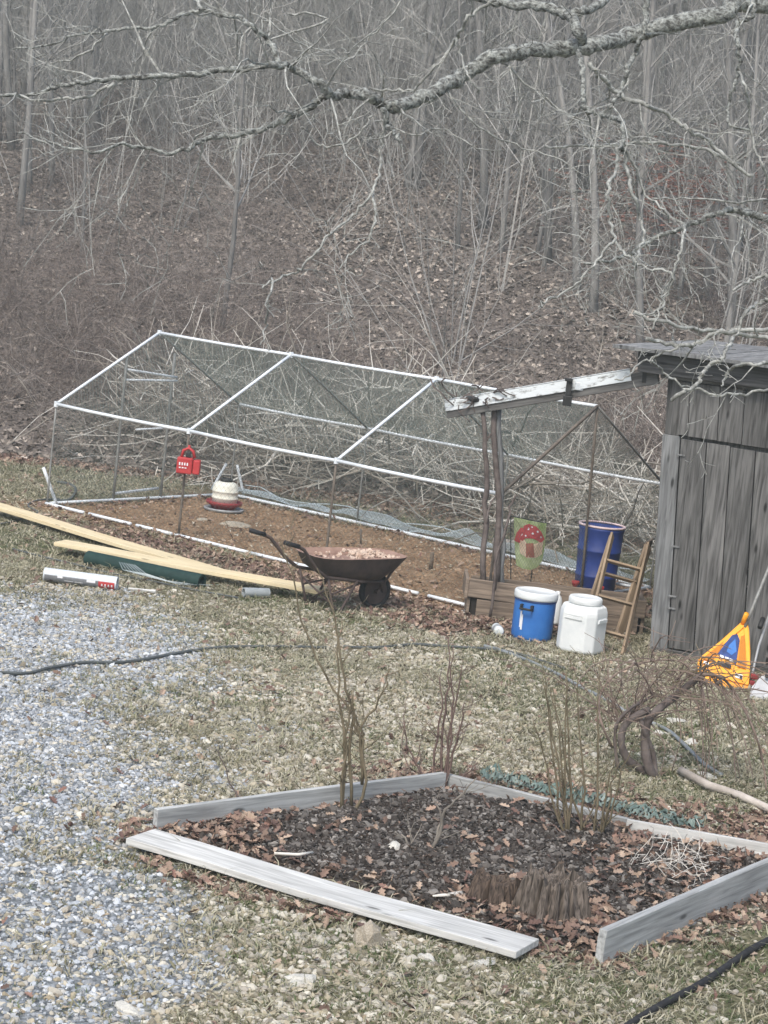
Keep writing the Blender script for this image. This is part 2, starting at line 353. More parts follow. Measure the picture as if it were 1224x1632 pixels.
grassc = ramp(n, [(.3, (.065, .062, .035)), (.5, (.15, .14, .085)), (.7, (.27, .25, .17))]); l.new(nA.outputs[0], grassc.inputs[0])
gravc = ramp(n, [(.3, (.08, .09, .10)), (.55, (.20, .22, .24)), (.7, (.36, .39, .42))]); l.new(nA.outputs[0], gravc.inputs[0])
soilc = ramp(n, [(.3, (.15, .098, .06)), (.5, (.235, .155, .095)), (.72, (.33, .235, .15))]); l.new(nB.outputs[0], soilc.inputs[0])
leafc = ramp(n, [(.35, (.065, .054, .047)), (.55, (.17, .145, .125)), (.7, (.28, .24, .205))]); l.new(nA.outputs[0], leafc.inputs[0])
bedc = ramp(n, [(.35, (.022, .018, .015)), (.7, (.085, .066, .055))]); l.new(nA.outputs[0], bedc.inputs[0])
c = mixc(sp.outputs[0], grassc.outputs[0], gravc.outputs[0]); c = mixc(sp.outputs[1], c, soilc.outputs[0]); c = mixc(sp.outputs[2], c, leafc.outputs[0])
c = mixc(at.outputs['Alpha'], c, bedc.outputs[0]); l.new(c, b.inputs['Base Color'])
bp = n.new('ShaderNodeBump'); bp.inputs['Strength'].default_value = .8; bp.inputs['Distance'].default_value = .02; l.new(nA.outputs[0], bp.inputs['Height']); l.new(bp.outputs[0], b.inputs['Normal'])
me.materials.append(gm)
go = bpy.data.objects.new('ground', me); COL.objects.link(go); go['kind'] = 'structure'

# ---------------------------------------------------------------- scatter (points that carry instances of small meshes)
def scatter(name, protos, pts, rots, scls, idxs, label, cat):
    pc = bpy.data.collections.new(name+'_source')
    for p in protos: pc.objects.link(p)
    me = bpy.data.meshes.new(name); me.vertices.add(len(pts)); me.vertices.foreach_set('co', np.asarray(pts, np.float32).ravel())
    a = me.attributes.new('rot', 'FLOAT_VECTOR', 'POINT'); a.data.foreach_set('vector', np.asarray(rots, np.float32).ravel())
    a = me.attributes.new('scl', 'FLOAT', 'POINT'); a.data.foreach_set('value', np.asarray(scls, np.float32))
    a = me.attributes.new('idx', 'INT', 'POINT'); a.data.foreach_set('value', np.asarray(idxs, np.int32))
    me.update(); o = bpy.data.objects.new(name, me); COL.objects.link(o)
    ng = bpy.data.node_groups.new(name, 'GeometryNodeTree'); ng.interface.new_socket('Geometry', in_out='INPUT', socket_type='NodeSocketGeometry')
    ng.interface.new_socket('Geometry', in_out='OUTPUT', socket_type='NodeSocketGeometry')
    N, L = ng.nodes, ng.links; gi = N.new('NodeGroupInput'); gout = N.new('NodeGroupOutput')
    ip = N.new('GeometryNodeInstanceOnPoints'); ci = N.new('GeometryNodeCollectionInfo'); ci.inputs[0].default_value = pc
    ci.inputs['Separate Children'].default_value = True; ci.inputs['Reset Children'].default_value = True
    def na(nm, t):
        q = N.new('GeometryNodeInputNamedAttribute'); q.data_type = t; q.inputs['Name'].default_value = nm
        return next(s for s in q.outputs if s.enabled and s.name == 'Attribute')
    L.new(gi.outputs[0], ip.inputs['Points']); L.new(ci.outputs[0], ip.inputs['Instance']); ip.inputs['Pick Instance'].default_value = True
    L.new(na('idx', 'INT'), ip.inputs['Instance Index']); L.new(na('scl', 'FLOAT'), ip.inputs['Scale'])
    e2r = N.new('FunctionNodeEulerToRotation'); L.new(na('rot', 'FLOAT_VECTOR'), e2r.inputs[0]); L.new(e2r.outputs[0], ip.inputs['Rotation'])
    L.new(ip.outputs[0], gout.inputs[0])
    md = o.modifiers.new('scatter', 'NODES'); md.node_group = ng
    tag(o, label, cat, kind='stuff'); return o
def cand(nmax, y0, y1, marg=1.0, k=.19):
    y = np.sqrt(rng.uniform(y0**2, y1**2, nmax)) if y1/y0 > 1.2 else rng.uniform(y0, y1, nmax)
    x = rng.uniform(-1, 1, nmax)*(y*k+marg); return x, y
def proto(name, mb, mat): 
    o = bpy.data.objects.new(name, mb.mesh(name, mat)); return o
def rockmb(seed, flat=.6, sub=1, jit=.25):
    import bmesh
    bm = bmesh.new(); bmesh.ops.create_icosphere(bm, subdivisions=sub, radius=1); r = random.Random(seed)
    off = Vector((r.random()*50, r.random()*50, r.random()*50)); sx, sy = r.uniform(.75, 1.2), r.uniform(.7, 1.)
    for v in bm.verts:
        k = 1+jit*(mnoise.noise(v.co*1.3+off)*2); v.co = Vector((v.co.x*sx*k, v.co.y*sy*k, v.co.z*flat*k))
    m = MB(); bm.verts.index_update(); m.add([v.co.copy() for v in bm.verts], [tuple(v.index for v in f.verts) for f in bm.faces]); bm.free(); return m
def leafmb(seed, lobes=3, L=1., wd=.33):
    r = random.Random(seed); m = MB(); pts = []
    k = lobes*2+1
    for i in range(k+1):
        t = i/k; w = wd*math.sin(math.pi*min(1, t*.93+.07))**.7*(1. if i % 2 else .5)
        pts.append((t*L-L/2, w*r.uniform(.8, 1.15)))
    curl = r.uniform(.15, .6); bend = r.uniform(-.3, .5)
    def zz(x, y): return curl*abs(y)*1.2+bend*x*x
    vs = [(x, 0, zz(x, 0)) for x, w in pts]+[(x+.04, w, zz(x, w)) for x, w in pts]+[(x+.04, -w*r.uniform(.8, 1.1), zz(x, w)*r.uniform(.6, 1.4)) for x, w in pts]
    q = k+1; fs = []
    for i in range(k): fs += [(i, i+1, q+i+1, q+i), (i+1, i, 2*q+i, 2*q+i+1)]
    vs += [(-L/2-.2, .01, .02), (-L/2-.2, -.01, .02)]; fs.append((3*q, 3*q+1, 0))
    m.add(vs, fs); return m
def bladesmb(seed, nb, hgt_, lean, w=.004):
    r = random.Random(seed); m = MB()
    for i in range(nb):
        a = r.uniform(0, 6.28); d = Vector((math.cos(a), math.sin(a), 0)); s = Vector((-d.y, d.x, 0))*w*r.uniform(.6, 1.3)
        o = Vector((r.gauss(0, .02), r.gauss(0, .02), 0)); h = hgt_*r.uniform(.5, 1.2); ln = lean*r.uniform(.3, 1.3)
        p1 = o+d*ln*.4*h+Vector((0, 0, h*.6)); p2 = o+d*ln*h+Vector((0, 0, h*(1-.35*ln)))
        m.add([o-s, o+s, p1+s*.8, p1-s*.8, p2], [(0, 1, 2, 3), (3, 2, 4)])
    return m
def zat(x, y, dz=0): return np.stack([x, y, hgt(x, y)+dz], -1)
def rr(n, tilt): return np.stack([rng.normal(0, tilt, n), rng.normal(0, tilt, n), rng.uniform(0, 6.28, n)], -1)

# gravel
x, y = cand(356500, 8.3, 20, 2.7); zb, zs, zg, zp, zl = zones(x, y)
p = np.clip(zg*1.0, 0, 1)*(1-zb)*(1-zs); k = rng.random(len(x)) < p*.85; x1, y1 = x[k], y[k]; n1 = len(x1)
sc = np.exp(rng.normal(math.log(.0108), .42, n1)).clip(.005, .034)
scatter('gravel', [proto('pebble', rockmb(i, .6), M['pebble']) for i in range(4)], zat(x1, y1, .002), rr(n1, .4), sc, rng.integers(0, 4, n1), 'loose blue grey gravel covering the ground at the left', 'gravel')
x, y = cand(511500, 8.3, 20.5, 2.7); zb, zs, zg, zp, zl = zones(x, y)
p = np.clip(zp*.8+.2+.25*sstep(11, 9.5, y)-.35*sstep(.0, 1.2, x)*sstep(12, 10, y), 0, 1)*(1-zb)*(1-zs*.9)*(1-zg*.8)*sstep(20.5, 18, y); k = rng.random(len(x)) < p*.6; x1, y1 = x[k], y[k]; n1 = len(x1)
sc = np.exp(rng.normal(math.log(.0145), .4, n1)).clip(.006, .042)
scatter('pebbles', [proto('pebble_pale', rockmb(20+i, .55), M['pebble_tan']) for i in range(4)], zat(x1, y1, .002), rr(n1, .4), sc, rng.integers(0, 4, n1), 'pale tan pebbles scattered through the thin grass', 'pebbles')
# dead and green grass
x, y = cand(186000, 8.3, 27, 2.9); zb, zs, zg, zp, zl = zones(x, y)
gpatch = fbm(x, y, .9, 222, 3)
p = (1-zb)*(1-zs)*(1-zg*.88)*(1-zl*.8)*(.32+.6*sstep(.4, .62, fbm(x, y, .7, 123, 3))); k = rng.random(len(x)) < p*.8; x1, y1 = x[k], y[k]; n1 = len(x1)
scatter('dead_grass', [proto('straw_tuft', bladesmb(i, 7, .05, 2.1, .0035), M['straw']) for i in range(5)], zat(x1, y1, -.004), rr(n1, .25), rng.uniform(.45, 1.25, n1), rng.integers(0, 5, n1), 'short straw coloured winter grass across the yard', 'grass')
x, y = cand(139500, 8.3, 27, 2.9); zb, zs, zg, zp, zl = zones(x, y)
gp = .9*sstep(.49, .64, fbm(x, y, 1.1, 222, 4)+.20*sstep(12.2, 10.2, y)*sstep(-.9, .3, x)+.06*sstep(20, 24, y))
p = gp*(1-zb)*(1-zs)*(1-zg*.85)*(1-zl*.6); k = rng.random(len(x)) < p*.8; x1, y1 = x[k], y[k]; n1 = len(x1)
scatter('green_grass', [proto('green_tuft', bladesmb(50+i, 9, .038, 1.5, .003), M['green']) for i in range(4)], zat(x1, y1, -.004), rr(n1, .2), rng.uniform(.4, 1.1, n1), rng.integers(0, 4, n1), 'patches of short green grass in the yard', 'grass')
x, y = cand(139500, 8.3, 26, 2.9); zb, zs, zg, zp, zl = zones(x, y)
k = rng.random(len(x)) < (1-zb)*(1-.8*zs)*(1-zg*.8)*(.10+.42*sstep(.4, .65, fbm(x, y, .8, 611, 3))); x1, y1 = x[k], y[k]; n1 = len(x1)
scatter('leaf_bits', [proto('leaf_bit', leafmb(90+i, 1, 1., .3), M['bits']) for i in range(5)], zat(x1, y1, .008), rr(n1, .5), rng.uniform(.02, .055, n1), rng.integers(0, 5, n1), 'small bleached leaf fragments littered over the yard', 'leaf fragments')
# leaves near: yard, bed, coop edge
x, y = cand(232500, 8.3, 27.5, 2.9); zb, zs, zg, zp, zl = zones(x, y)
bd = polysd(x, y, BED); n2 = fbm(x, y, .35, 301, 3)
u_ = (x-bL.x); front = np.abs(polysd(x, y, BED)) < .2
inb = zb*np.clip(.012+.07*sstep(.5, .62, n2)+.55*sstep(1.5, 2.3, x+n2*.7+.15*(y-12))+.9*sstep(.35, .0, np.hypot(x+.85, (y-11.75)*.9)-.25)*1+.9*sstep(.22, .0, -bd-.02)*.5*sstep(.4, .55, n2)+.9*sstep(.3, 0, np.hypot(x-1.05, y-10.95)-.30), 0, 1)
pf = 1.2*sstep(.24, .10, np.abs(bd-.02))*(y < 12)*(x < 1.5)*sstep(.38, .5, fbm(x, y, .55, 77, 2)+.06)
a0, a1 = G(225, 1378), G(650, 1502); ex, ey = a1.x-a0.x, a1.y-a0.y; tt = ((x-a0.x)*ex+(y-a0.y)*ey)/(ex*ex+ey*ey); dd = np.hypot(x-a0.x-tt*ex, y-a0.y-tt*ey)
pf = np.maximum(pf, 2.*(tt > 0)*(tt < 1)*sstep(.13, .04, dd+.25*(n2-.5))*sstep(1.05, .6, tt))
pf = np.maximum(pf, 2.*sstep(.32, .15, np.hypot(x-1.12, (y-10.62)*1.2)))
p = np.maximum(np.maximum(inb, zl*(1-zb)), pf*(1-.0*zb))+.02*(1-zg)+.004; p = np.where(zs > .6, .012+.22*sstep(-.35, -.0, runsd(x, y)), p)
k = rng.random(len(x)) < p*.95; x1, y1 = x[k], y[k]; n1 = len(x1)
scatter('fallen_leaves', [proto('oak_leaf', leafmb(i, 3), M['leaf']) for i in range(8)], zat(x1, y1, .006)+np.stack([0*x1, 0*x1, rng.uniform(0, .025, n1)], -1), rr(n1, .5), rng.uniform(.035, .085, n1), rng.integers(0, 8, n1), 'brown fallen oak leaves drifted around the garden bed and pen', 'leaves')
# hill leaves
x, y = cand(225000, 24, 85, 4.5, .2); s = toe(x, y)
k = (s > -1.2+1.5*(fbm(x, y, 1.2, 9)-.5)) & (rng.random(len(x)) < np.clip(1.25-.010*(y-24), .35, 1)*(.55+.9*(fbm(x, y, 3, 15)-.2))); x1, y1 = x[k], y[k]; n1 = len(x1)
scatter('leaf_litter', [proto('litter_leaf', leafmb(30+i, 2, 1., .36), M['leaf_hill']) for i in range(6)], zat(x1, y1, .01), rr(n1, .55), rng.uniform(.06, .14, n1)*(1+.006*(y1-24)), rng.integers(0, 6, n1), 'dull brown leaf litter covering the wooded hillside', 'leaves')
# mulch
x = rng.uniform(-1.3, 3.2, 60000); y = rng.uniform(10, 14, 60000); bd = polysd(x, y, BED); k = (bd < -.02) & (rng.random(len(x)) < .9); x1, y1 = x[k], y[k]; n1 = len(x1)
scatter('mulch', [proto('mulch_chip', rockmb(60+i, .35), M['mulch']) for i in range(4)], zat(x1, y1, .004), rr(n1, .6), np.exp(rng.normal(math.log(.0105), .5, n1)).clip(.003, .035), rng.integers(0, 4, n1), 'dark crumbly mulch and soil filling the garden bed', 'mulch')
# soil clods in pen
x, y = cand(60000, 19.3, 27, .5); k = (runsd(x, y) < .3) & (rng.random(len(x)) < .8); x1, y1 = x[k], y[k]; n1 = len(x1)
scatter('soil_clods', [proto('soil_clod', rockmb(70+i, .5), M['soilclod']) for i in range(3)], zat(x1, y1, 0), rr(n1, .4), np.exp(rng.normal(math.log(.011), .5, n1)).clip(.004, .045), rng.integers(0, 3, n1), 'crumbs of bare brown soil inside the chicken run', 'soil')

# ---------------------------------------------------------------- branching plants
def wig(p, d, L, nseg, wob, rnd, up=0.):
    pts = [Vector(p)]; d = Vector(d).normalized()
    for i in range(nseg):
        d = (d+Vector((rnd.gauss(0, wob), rnd.gauss(0, wob), rnd.gauss(0, wob)+up))).normalized(); pts.append(pts[-1]+d*L/nseg)
    return pts
def grow(mb, p, d, L, r, lev, rnd, nch=(5, 4, 3), sides=(4, 3, 3), wob=.18, up=.05, ang=.8, minr=.0015):
    nseg = 5 if lev == 0 else 4 if lev == 1 else 3
    pts = wig(p, d, L, nseg, wob, rnd, up); rad = [max(minr, r*(1-.8*i/nseg)) for i in range(nseg+1)]
    mb.tube(pts, rad, sides[min(lev, len(sides)-1)], cap=False)
    if lev < len(nch):
        for k in range(nch[lev]):
            t = rnd.uniform(.2, .98)*nseg; i = min(int(t), nseg-1); q = pts[i].lerp(pts[i+1], t-i)
            dd = (pts[i+1]-pts[i]).normalized(); o = dd.orthogonal(); o.rotate(Matrix.Rotation(rnd.uniform(0, 6.28), 3, dd))
            nd = (dd*math.cos(ang)+o*math.sin(ang)*rnd.uniform(.6, 1.2)).normalized()
            grow(mb, q, nd, L*rnd.uniform(.35, .6), max(minr, rad[i]*.6), lev+1, rnd, nch, sides, wob*1.1, up, ang, minr)
def tree_meshes(seed, H, r, first=.3, nl=14, spread=.26, up=.08, minr=.004, nch=(4, 3)):
    rnd = random.Random(seed); tr = MB(); br = MB()
    pts = wig((0, 0, -.3), (rnd.gauss(0, .02), rnd.gauss(0, .02), 1), H, 10, .035, rnd, .02)
    rad = [r*(1.15 if i == 0 else 1)*(1-.86*i/10) for i in range(11)]; tr.tube(pts, rad, 7)
    for k in range(nl):
        t = rnd.uniform(first, .99)**.9*10; i = min(int(t), 9); q = pts[i].lerp(pts[i+1], t-i); a = rnd.uniform(0, 6.28); el = rnd.uniform(.35, 1.1)
        d = Vector((math.cos(a)*math.cos(el), math.sin(a)*math.cos(el), math.sin(el)))
        grow(br, q, d, H*spread*rnd.uniform(.5, 1.2)*(1.2-t/14), rad[i]*.45, 0, rnd, nch, (4, 3, 3), .14, up, .75, minr)
    return tr, br
TV = []
for i in range(9):
    H = [13, 15, 11, 9, 14, 16, 8, 7, 12][i]; r = [.11, .14, .085, .06, .12, .16, .05, .04, .095][i]
    a, c = tree_meshes(100+i, H, r, first=[.3, .35, .25, .15, .3, .4, .12, .1, .25][i], nl=[16, 18, 16, 16, 18, 18, 14, 14, 16][i], minr=.0045)
    TV.append((a.mesh('trunk', M['bark_far'], True), c.mesh('crown', M['twig_far'])))
LEAN = -.075
def put_tree(v, x, y, sc, label, group=None, lean=None, name='bare_tree', thick=1.):
    e = empty(name, (x, y, float(hgt(x, y))), random.uniform(0, 6.28), label=label, cat='tree', group=group)
    e.scale = (sc*thick, sc*thick, sc)
    lx, ly = lean if lean else (random.gauss(0, .035), random.gauss(0, .03))
    e.rotation_euler = (Matrix.Rotation(LEAN+lx, 3, 'Y') @ Matrix.Rotation(ly, 3, 'X') @ Matrix.Rotation(random.uniform(0, 6.28), 3, 'Z')).to_euler()
    for nm, me_ in zip(('trunk', 'crown'), TV[v]):
        o = bpy.data.objects.new(nm, me_); COL.objects.link(o); o.parent = e
    return e
def ground_at(px, py):
    d = ray(px, py); lo, t = 15., 15.
    while t < 150:
        p = d*t; 
        if CAMH+p[2] < hgt(p[0], p[1]): break
        t += .25
    return p[0], p[1]
special = [
 (352, 535, 3, 1.05, 'slender straight young tree rising behind the peak of the chicken run', (.045, 0), .8),
 (728, 402, 3, 1.0, 'dark thin trunk leaning left on the open leaf slope', (-.03, 0), .9),
 (798, 405, 3, 1.1, 'grey trunk with its base on the open leaf slope right of the dark leaning one', (.0, 0), 1.),
 (770, 365, 4, .9, 'pale trunk just behind the grey one on the leaf slope', (.03, 0), 1.),
 (945, 500, 4, .75, 'nearest hillside trunk behind the gap left of the shed roof', (.02, 0), 1.),
 (1040, 415, 0, .95, 'sturdy trunk on the slope above the left end of the shed roof', (.01, 0), 1.),
 (1125, 480, 1, .8, 'thick grey trunk standing behind the shed roof', (.02, 0), .9),
 (30, 365, 4, 1., 'grey trunk at the left edge of the picture on the slope', (.03, 0), .7),
 (648, 300, 2, 1.1, 'pale pole trunk at the upper edge of the open leaf slope', (.04, 0), 1.),
 (875, 420, 2, 1., 'pale straight trunk seen behind the hanging lichen twigs', (.03, 0), 1.1),
]
for px, py, v, sc, lb, ln, th in special:
    x, y = ground_at(px, py); put_tree(v, x, y, sc, lb, lean=ln, thick=th)
placed = []; tries = 0
while len(placed) < 235 and tries < 20000:
    tries += 1
    y = random.uniform(33, 100)**1.0; x = random.uniform(-1, 1)*(y*.2+1.5)
    if toe(x, y) < 5: continue
    px, py = proj((x, y, float(hgt(x, y))))
    pr = .9
    if py > 260-.0*px: pr = .10
    if py > 250 and px > 640: pr = .45
    if py > 430 and px < 900: pr = .02
    if 150 < px < 620 and 250 < py: pr *= .5
    if px < 110 and py < 400: pr = .6
    if 290 < px < 430 and py > 170: continue
    if random.random() > pr: continue
    if any((x-a)**2+(y-c)**2 < .55 for a, c in placed): continue
    placed.append((x, y))
    near = y < 52
    v = random.choice([2, 3, 6, 7, 3, 6, 8] if near else [0, 1, 2, 3, 4, 5, 6, 8])
    kind = {0: 'tall grey', 1: 'thick grey', 2: 'straight grey', 3: 'slender grey', 4: 'tall pale', 5: 'stout old', 6: 'thin pole-like', 7: 'spindly young', 8: 'middling grey'}[v]
    bl = [(160, 'at far left'), (330, 'left of the run peak'), (470, 'above the left bays'), (620, 'above the middle bay'), (760, 'over the leaf slope'), (900, 'above the bark poles'), (1030, 'above the sloping beam'), (1160, 'behind the shed roof'), (9999, 'at far right')]
    where = next(w for lim, w in bl if px < lim); hl = 'low' if near else 'halfway up' if y < 74 else 'high'
    put_tree(v, x, y, random.uniform(.8, 1.25), '%s bare tree %s on the slope %s' % (kind, hl, where), '%s bare trees %s on the slope %s' % (kind, hl, where))
# far wood: more trees than one can tell apart
def joined(v):
    o = bpy.data.objects.new('far_tree_%d' % v, None)
pr_ = []
for v in range(6):
    H = [13, 15, 11, 14, 16, 12][v]; a, c = tree_meshes(300+v, H, .11, .2, 18, .25, minr=.008, nch=(4, 3))
    a.add(c.v, c.f); pr_.append(proto('far_tree', a, M['twig_far']))
nf = 900; y = rng.uniform(62, 150, nf); x = rng.uniform(-1, 1, nf)*(y*.24+4)
scatter('far_wood', pr_, zat(x, y, -.2), np.stack([rng.normal(0, .05, nf), rng.normal(-.07, .05, nf), rng.uniform(0, 6.28, nf)], -1), rng.uniform(.7, 1.2, nf), rng.integers(0, 6, nf), 'dense mass of bare trees filling the top of the hillside', 'woodland')
# undergrowth
def shrubmb(seed, ns, H, arch, rad=.006, wob=.10, nch=(4, 2)):
    rnd = random.Random(seed); m = MB()
    for i in range(ns):
        a = rnd.uniform(0, 6.28); el = rnd.uniform(.6, 1.5); d = Vector((math.cos(a)*math.cos(el), math.sin(a)*math.cos(el), math.sin(el)))
        grow(m, (rnd.gauss(0, .12), rnd.gauss(0, .12), -.05), d, H*rnd.uniform(.5, 1.2), rad*rnd.uniform(.6, 1.3), 0, rnd, nch, (3, 3, 3), wob, -arch, .7, .0022)
    return m
prot = [proto('bramble_clump', shrubmb(400+i, 11, 1.5, [.22, .16, .10, .05][i]), M['brush']) for i in range(4)]
x, y = cand(6000, 25.5, 85, 2., .2); s = toe(x, y); px = 612+FPX*x/y
dens = sstep(.3, 1.6, s)*(1.0*sstep(13, 5, s)+.16+.5*sstep(.5, .62, fbm(x, y, 4, 55)))
dens *= np.where((px > 560) & (px < 1000) & (s > 5) & (s < 22), .35, 1)*np.where(px < 420, 1.3, 1.)
k = (s > .3) & (rng.random(len(x)) < dens*.31); x1, y1 = x[k], y[k]; n1 = len(x1)
scatter('undergrowth', prot, zat(x1, y1, 0), rr(n1, .15), rng.uniform(.45, 1.25, n1), rng.integers(0, 4, n1), 'tangled bare brambles and saplings along the foot of the slope', 'undergrowth')
# saplings (thin whips) on slope
prot = [proto('sapling', shrubmb(450+i, 3, 4.6, -.06, .013, .05, (7, 4)), M['sapling']) for i in range(4)]
x, y = cand(4200, 30, 90, 2., .2); s = toe(x, y); px = 612+FPX*x/y
k = (s > 3) & (rng.random(len(x)) < np.where((px > 150) & (px < 620) & (s < 16), .0, np.where(y > 54, .40, .05))); x1, y1 = x[k], y[k]; n1 = len(x1)
scatter('saplings', prot, zat(x1, y1, 0), rr(n1, .1), rng.uniform(.6, 1.5, n1), rng.integers(0, 4, n1), 'thin leafless saplings growing between the hillside trees', 'undergrowth')
# beech leaves still hanging (reddish) on the right
x0, y0 = ground_at(1110, 430)
m = MB(); rnd = random.Random(5)
lf = [leafmb(500+i, 2, .09, .035) for i in range(4)]
for i in range(900):
    c = PY(rnd.gauss(1080, 70), rnd.gauss(305, 38), y0-4+rnd.uniform(-1.5, 1.5)); q = lf[i % 4]; rt = Matrix.Rotation(rnd.uniform(0, 6.28), 3, 'Z') @ Matrix.Rotation(rnd.uniform(-1.5, 1.5), 3, 'X')
    m.add([rt @ Vector(v)+c for v in q.v], q.f)
rl = m
bt = put_tree(2, *[float(q) for q in PY(1095, 400, y0-4)[:2]], .62, 'small beech behind the shed roof still holding rusty brown leaves', name='young_beech')
bpy.context.view_layer.update()
o = rl.build('dry_leaves', simple('rusty_leaf', (.17, .085, .065), (.27, .15, .12), 3, .9, 0), bt); o.matrix_parent_inverse = bt.matrix_world.inverted(); o['kind'] = 'stuff'

# ---------------------------------------------------------------- brush pile behind the run
e = empty('brush_pile', run(3.4, RW+2.2, .1), 0, label='long tangled pile of cut branches heaped behind the chicken run', cat='brush pile')
rnd = random.Random(21); st = MB(); pale = MB()
def pile_h(a, b): return max(0, 1.25*(1-((b-RW-2.4)/1.9)**2))*(.75+.35*math.sin(a*1.3)+.1*math.sin(a*3.1))*(1 if -3.2 < a < 7.6 else .6)+.12
for i in range(2300):
    a = rnd.uniform(-4., 8.4); b = RW+2.4+rnd.gauss(0, .85); z = rnd.uniform(.0, 1)**.8*pile_h(a, b)
    p = run(a, b); gz = float(hgt(p.x, p.y)); L = rnd.uniform(.25, 1.5); az = rnd.uniform(0, 6.28); el = rnd.gauss(.15, .5)
    d = Vector((math.cos(az)*math.cos(el), math.sin(az)*math.cos(el), math.sin(el)))
    pts = wig(Vector((p.x, p.y, gz+z+.05)), d, L, 3, .16, rnd)
    if min(q.z for q in pts) < gz-.1: continue
    (pale if rnd.random() < .33 else st).tube([rel(e, q) for q in pts], [rnd.uniform(.005, .014)*k for k in (1, .85, .6, .4)], 4)
for i in range(420):   # short pale stubs standing in the heap
    a = rnd.uniform(-1.5, 8.2); b = RW+2.2+rnd.gauss(0, .8); p = run(a, b); gz = float(hgt(p.x, p.y)); z = pile_h(a, b)*rnd.uniform(.5, 1.15)
    az = rnd.uniform(0, 6.28); el = rnd.gauss(1.25, .25); d = Vector((math.cos(az)*math.cos(el), math.sin(az)*math.cos(el), math.sin(el)))
    pale.tube([rel(e, q) for q in wig((p.x, p.y, gz+z), d, rnd.uniform(.10, .3), 2, .2, rnd)], [.009, .008, .006], 4)
o = st.build('twigs', M['stick'], e); o['kind'] = 'stuff'
o = pale.build('pale_twigs', M['stick_pale'], e); o['kind'] = 'stuff'
for i in range(100):
    a = rnd.uniform(-2.2, 8.2); b = RW+2.2+rnd.gauss(0, .8); z = rnd.uniform(.2, 1.)*pile_h(a, b); p = run(a, b); gz = float(hgt(p.x, p.y))
    az = rnd.uniform(0, 6.28); el = rnd.gauss(.2, .35); d = Vector((math.cos(az)*math.cos(el), math.sin(az)*math.cos(el), math.sin(el)))
    m = MB(); grow(m, rel(e, (p.x, p.y, gz+z+.1)), d, rnd.uniform(1.2, 2.6), rnd.uniform(.012, .026), 0, rnd, (4, 2), (5, 4, 3), .16, -.02, .7, .003)
    m.build('branch', M['stick'] if i % 3 else M['stick_pale'], e, True)

# ---------------------------------------------------------------- chicken run
cr = empty('chicken_run', run(RL/2, RW/2), 0, label='long gabled chicken run of bright metal pipes and wire netting', cat='chicken run')
def pipe(p, q, r=.017, mat='galv', name='pipe', sag=0, parent=cr):
    p, q = Vector(p), Vector(q); pts = [p.lerp(q, t)-Vector((0, 0, sag*4*t*(1-t))) for t in (0, .25, .5, .75, 1)]
    m = MB(); m.tube([rel(parent, v) for v in pts], r, 8); return m.build(name, M[mat], parent, True)
def joint(p, parent=cr):
    m = MB(); m.lathe([(.0, -.03), (.026, -.03), (.026, .03), (0, .03)], 8, rel(parent, p)); m.build('joint', M['galv'], parent)
bay = RL/3
for a in range(3):
    pipe(run(a*bay, 0, RHE), run((a+1)*bay, 0, RHE), .0185, sag=.01); joint(run(a*bay, 0, RHE))
    pipe(run(a*bay, RW, RHE), run((a+1)*bay, RW, RHE), sag=.01)
    pipe(run(a*bay, RW/2, RHR), run((a+1)*bay, RW/2, RHR), .0185, sag=.008); joint(run(a*bay, RW/2, RHR))
    pipe(run(a*bay, RW, .03), run((a+1)*bay, RW, .03), .02)
for a in range(4):
    pipe(run(a*bay, 0, RHE), run(a*bay, RW/2, RHR), .0175, 'galv' if a < 3 else 'brown_pipe', 'rafter')
    pipe(run(a*bay, RW, RHE), run(a*bay, RW/2, RHR), .013, 'galv_dark', 'rafter')
for a, mt in ((0, 'galv_dark'), (1, 'brown_pipe'), (2, 'brown_pipe'), (3, 'brown_pipe')):
    pipe(run(a*bay, 0, -.02), run(a*bay, 0, RHE), .013 if a else .011, mt, 'post')
    pipe(run(a*bay, RW, -.02), run(a*bay, RW, RHE), .011, 'galv_dark', 'post')
pipe(run(0, .05, .03), run(0, RW, .03), .018)
for p0, p1 in ((.0, .60), (.68, 1.32), (1.40, 1.92), (1.97, 3.0), (3.03, 4.15), (4.75, 5.2), (5.32, 5.80)): pipe(run(p0*RL/6, -.02, .03), run(p1*RL/6, -.02, .03), .018)
pipe(run(0, 1.05, 0), run(0, 1.05, RHE+.57), .016, 'galv_dark', 'door_post'); pipe(run(0, 1.85, 0), run(0, 1.85, RHE+.60), .016, 'galv_dark', 'door_post')
pipe(run(-.02, 1.08, .10), run(-.02, 1.82, .14), .017)
pipe(run(0, 1.08, RHE+.4), run(.1, 1.82, RHE+.33), .014); pipe(run(0, 1.08, RHE+.28), run(.1, 1.82, RHE+.29), .014)
pipe(run(.3, 1.0, RHE-.25), run(.3, 1.7, RHE-.23), .012)
A_ = G(91, 806); pipe(A_, PY(69, 745, A_.y), .019, name='brace')
B_ = run(0, RW, .05); pipe(B_+Vector((.17, -.02, 0)), B_+Vector((.05, 0, .35)), .017, name='brace'); pipe(B_+Vector((-.22, -.1, .02)), B_+Vector((-.08, 0, .35)), .017, name='brace')
# right gable frame
Q_ = run(RL, RW/2, RHR)
pipe(run(RL, RW/2+.15, 0), Q_, .014, 'brown_pipe', 'door_post')
pipe(run(RL, 0, .03), run(RL, RW, .03), .018)
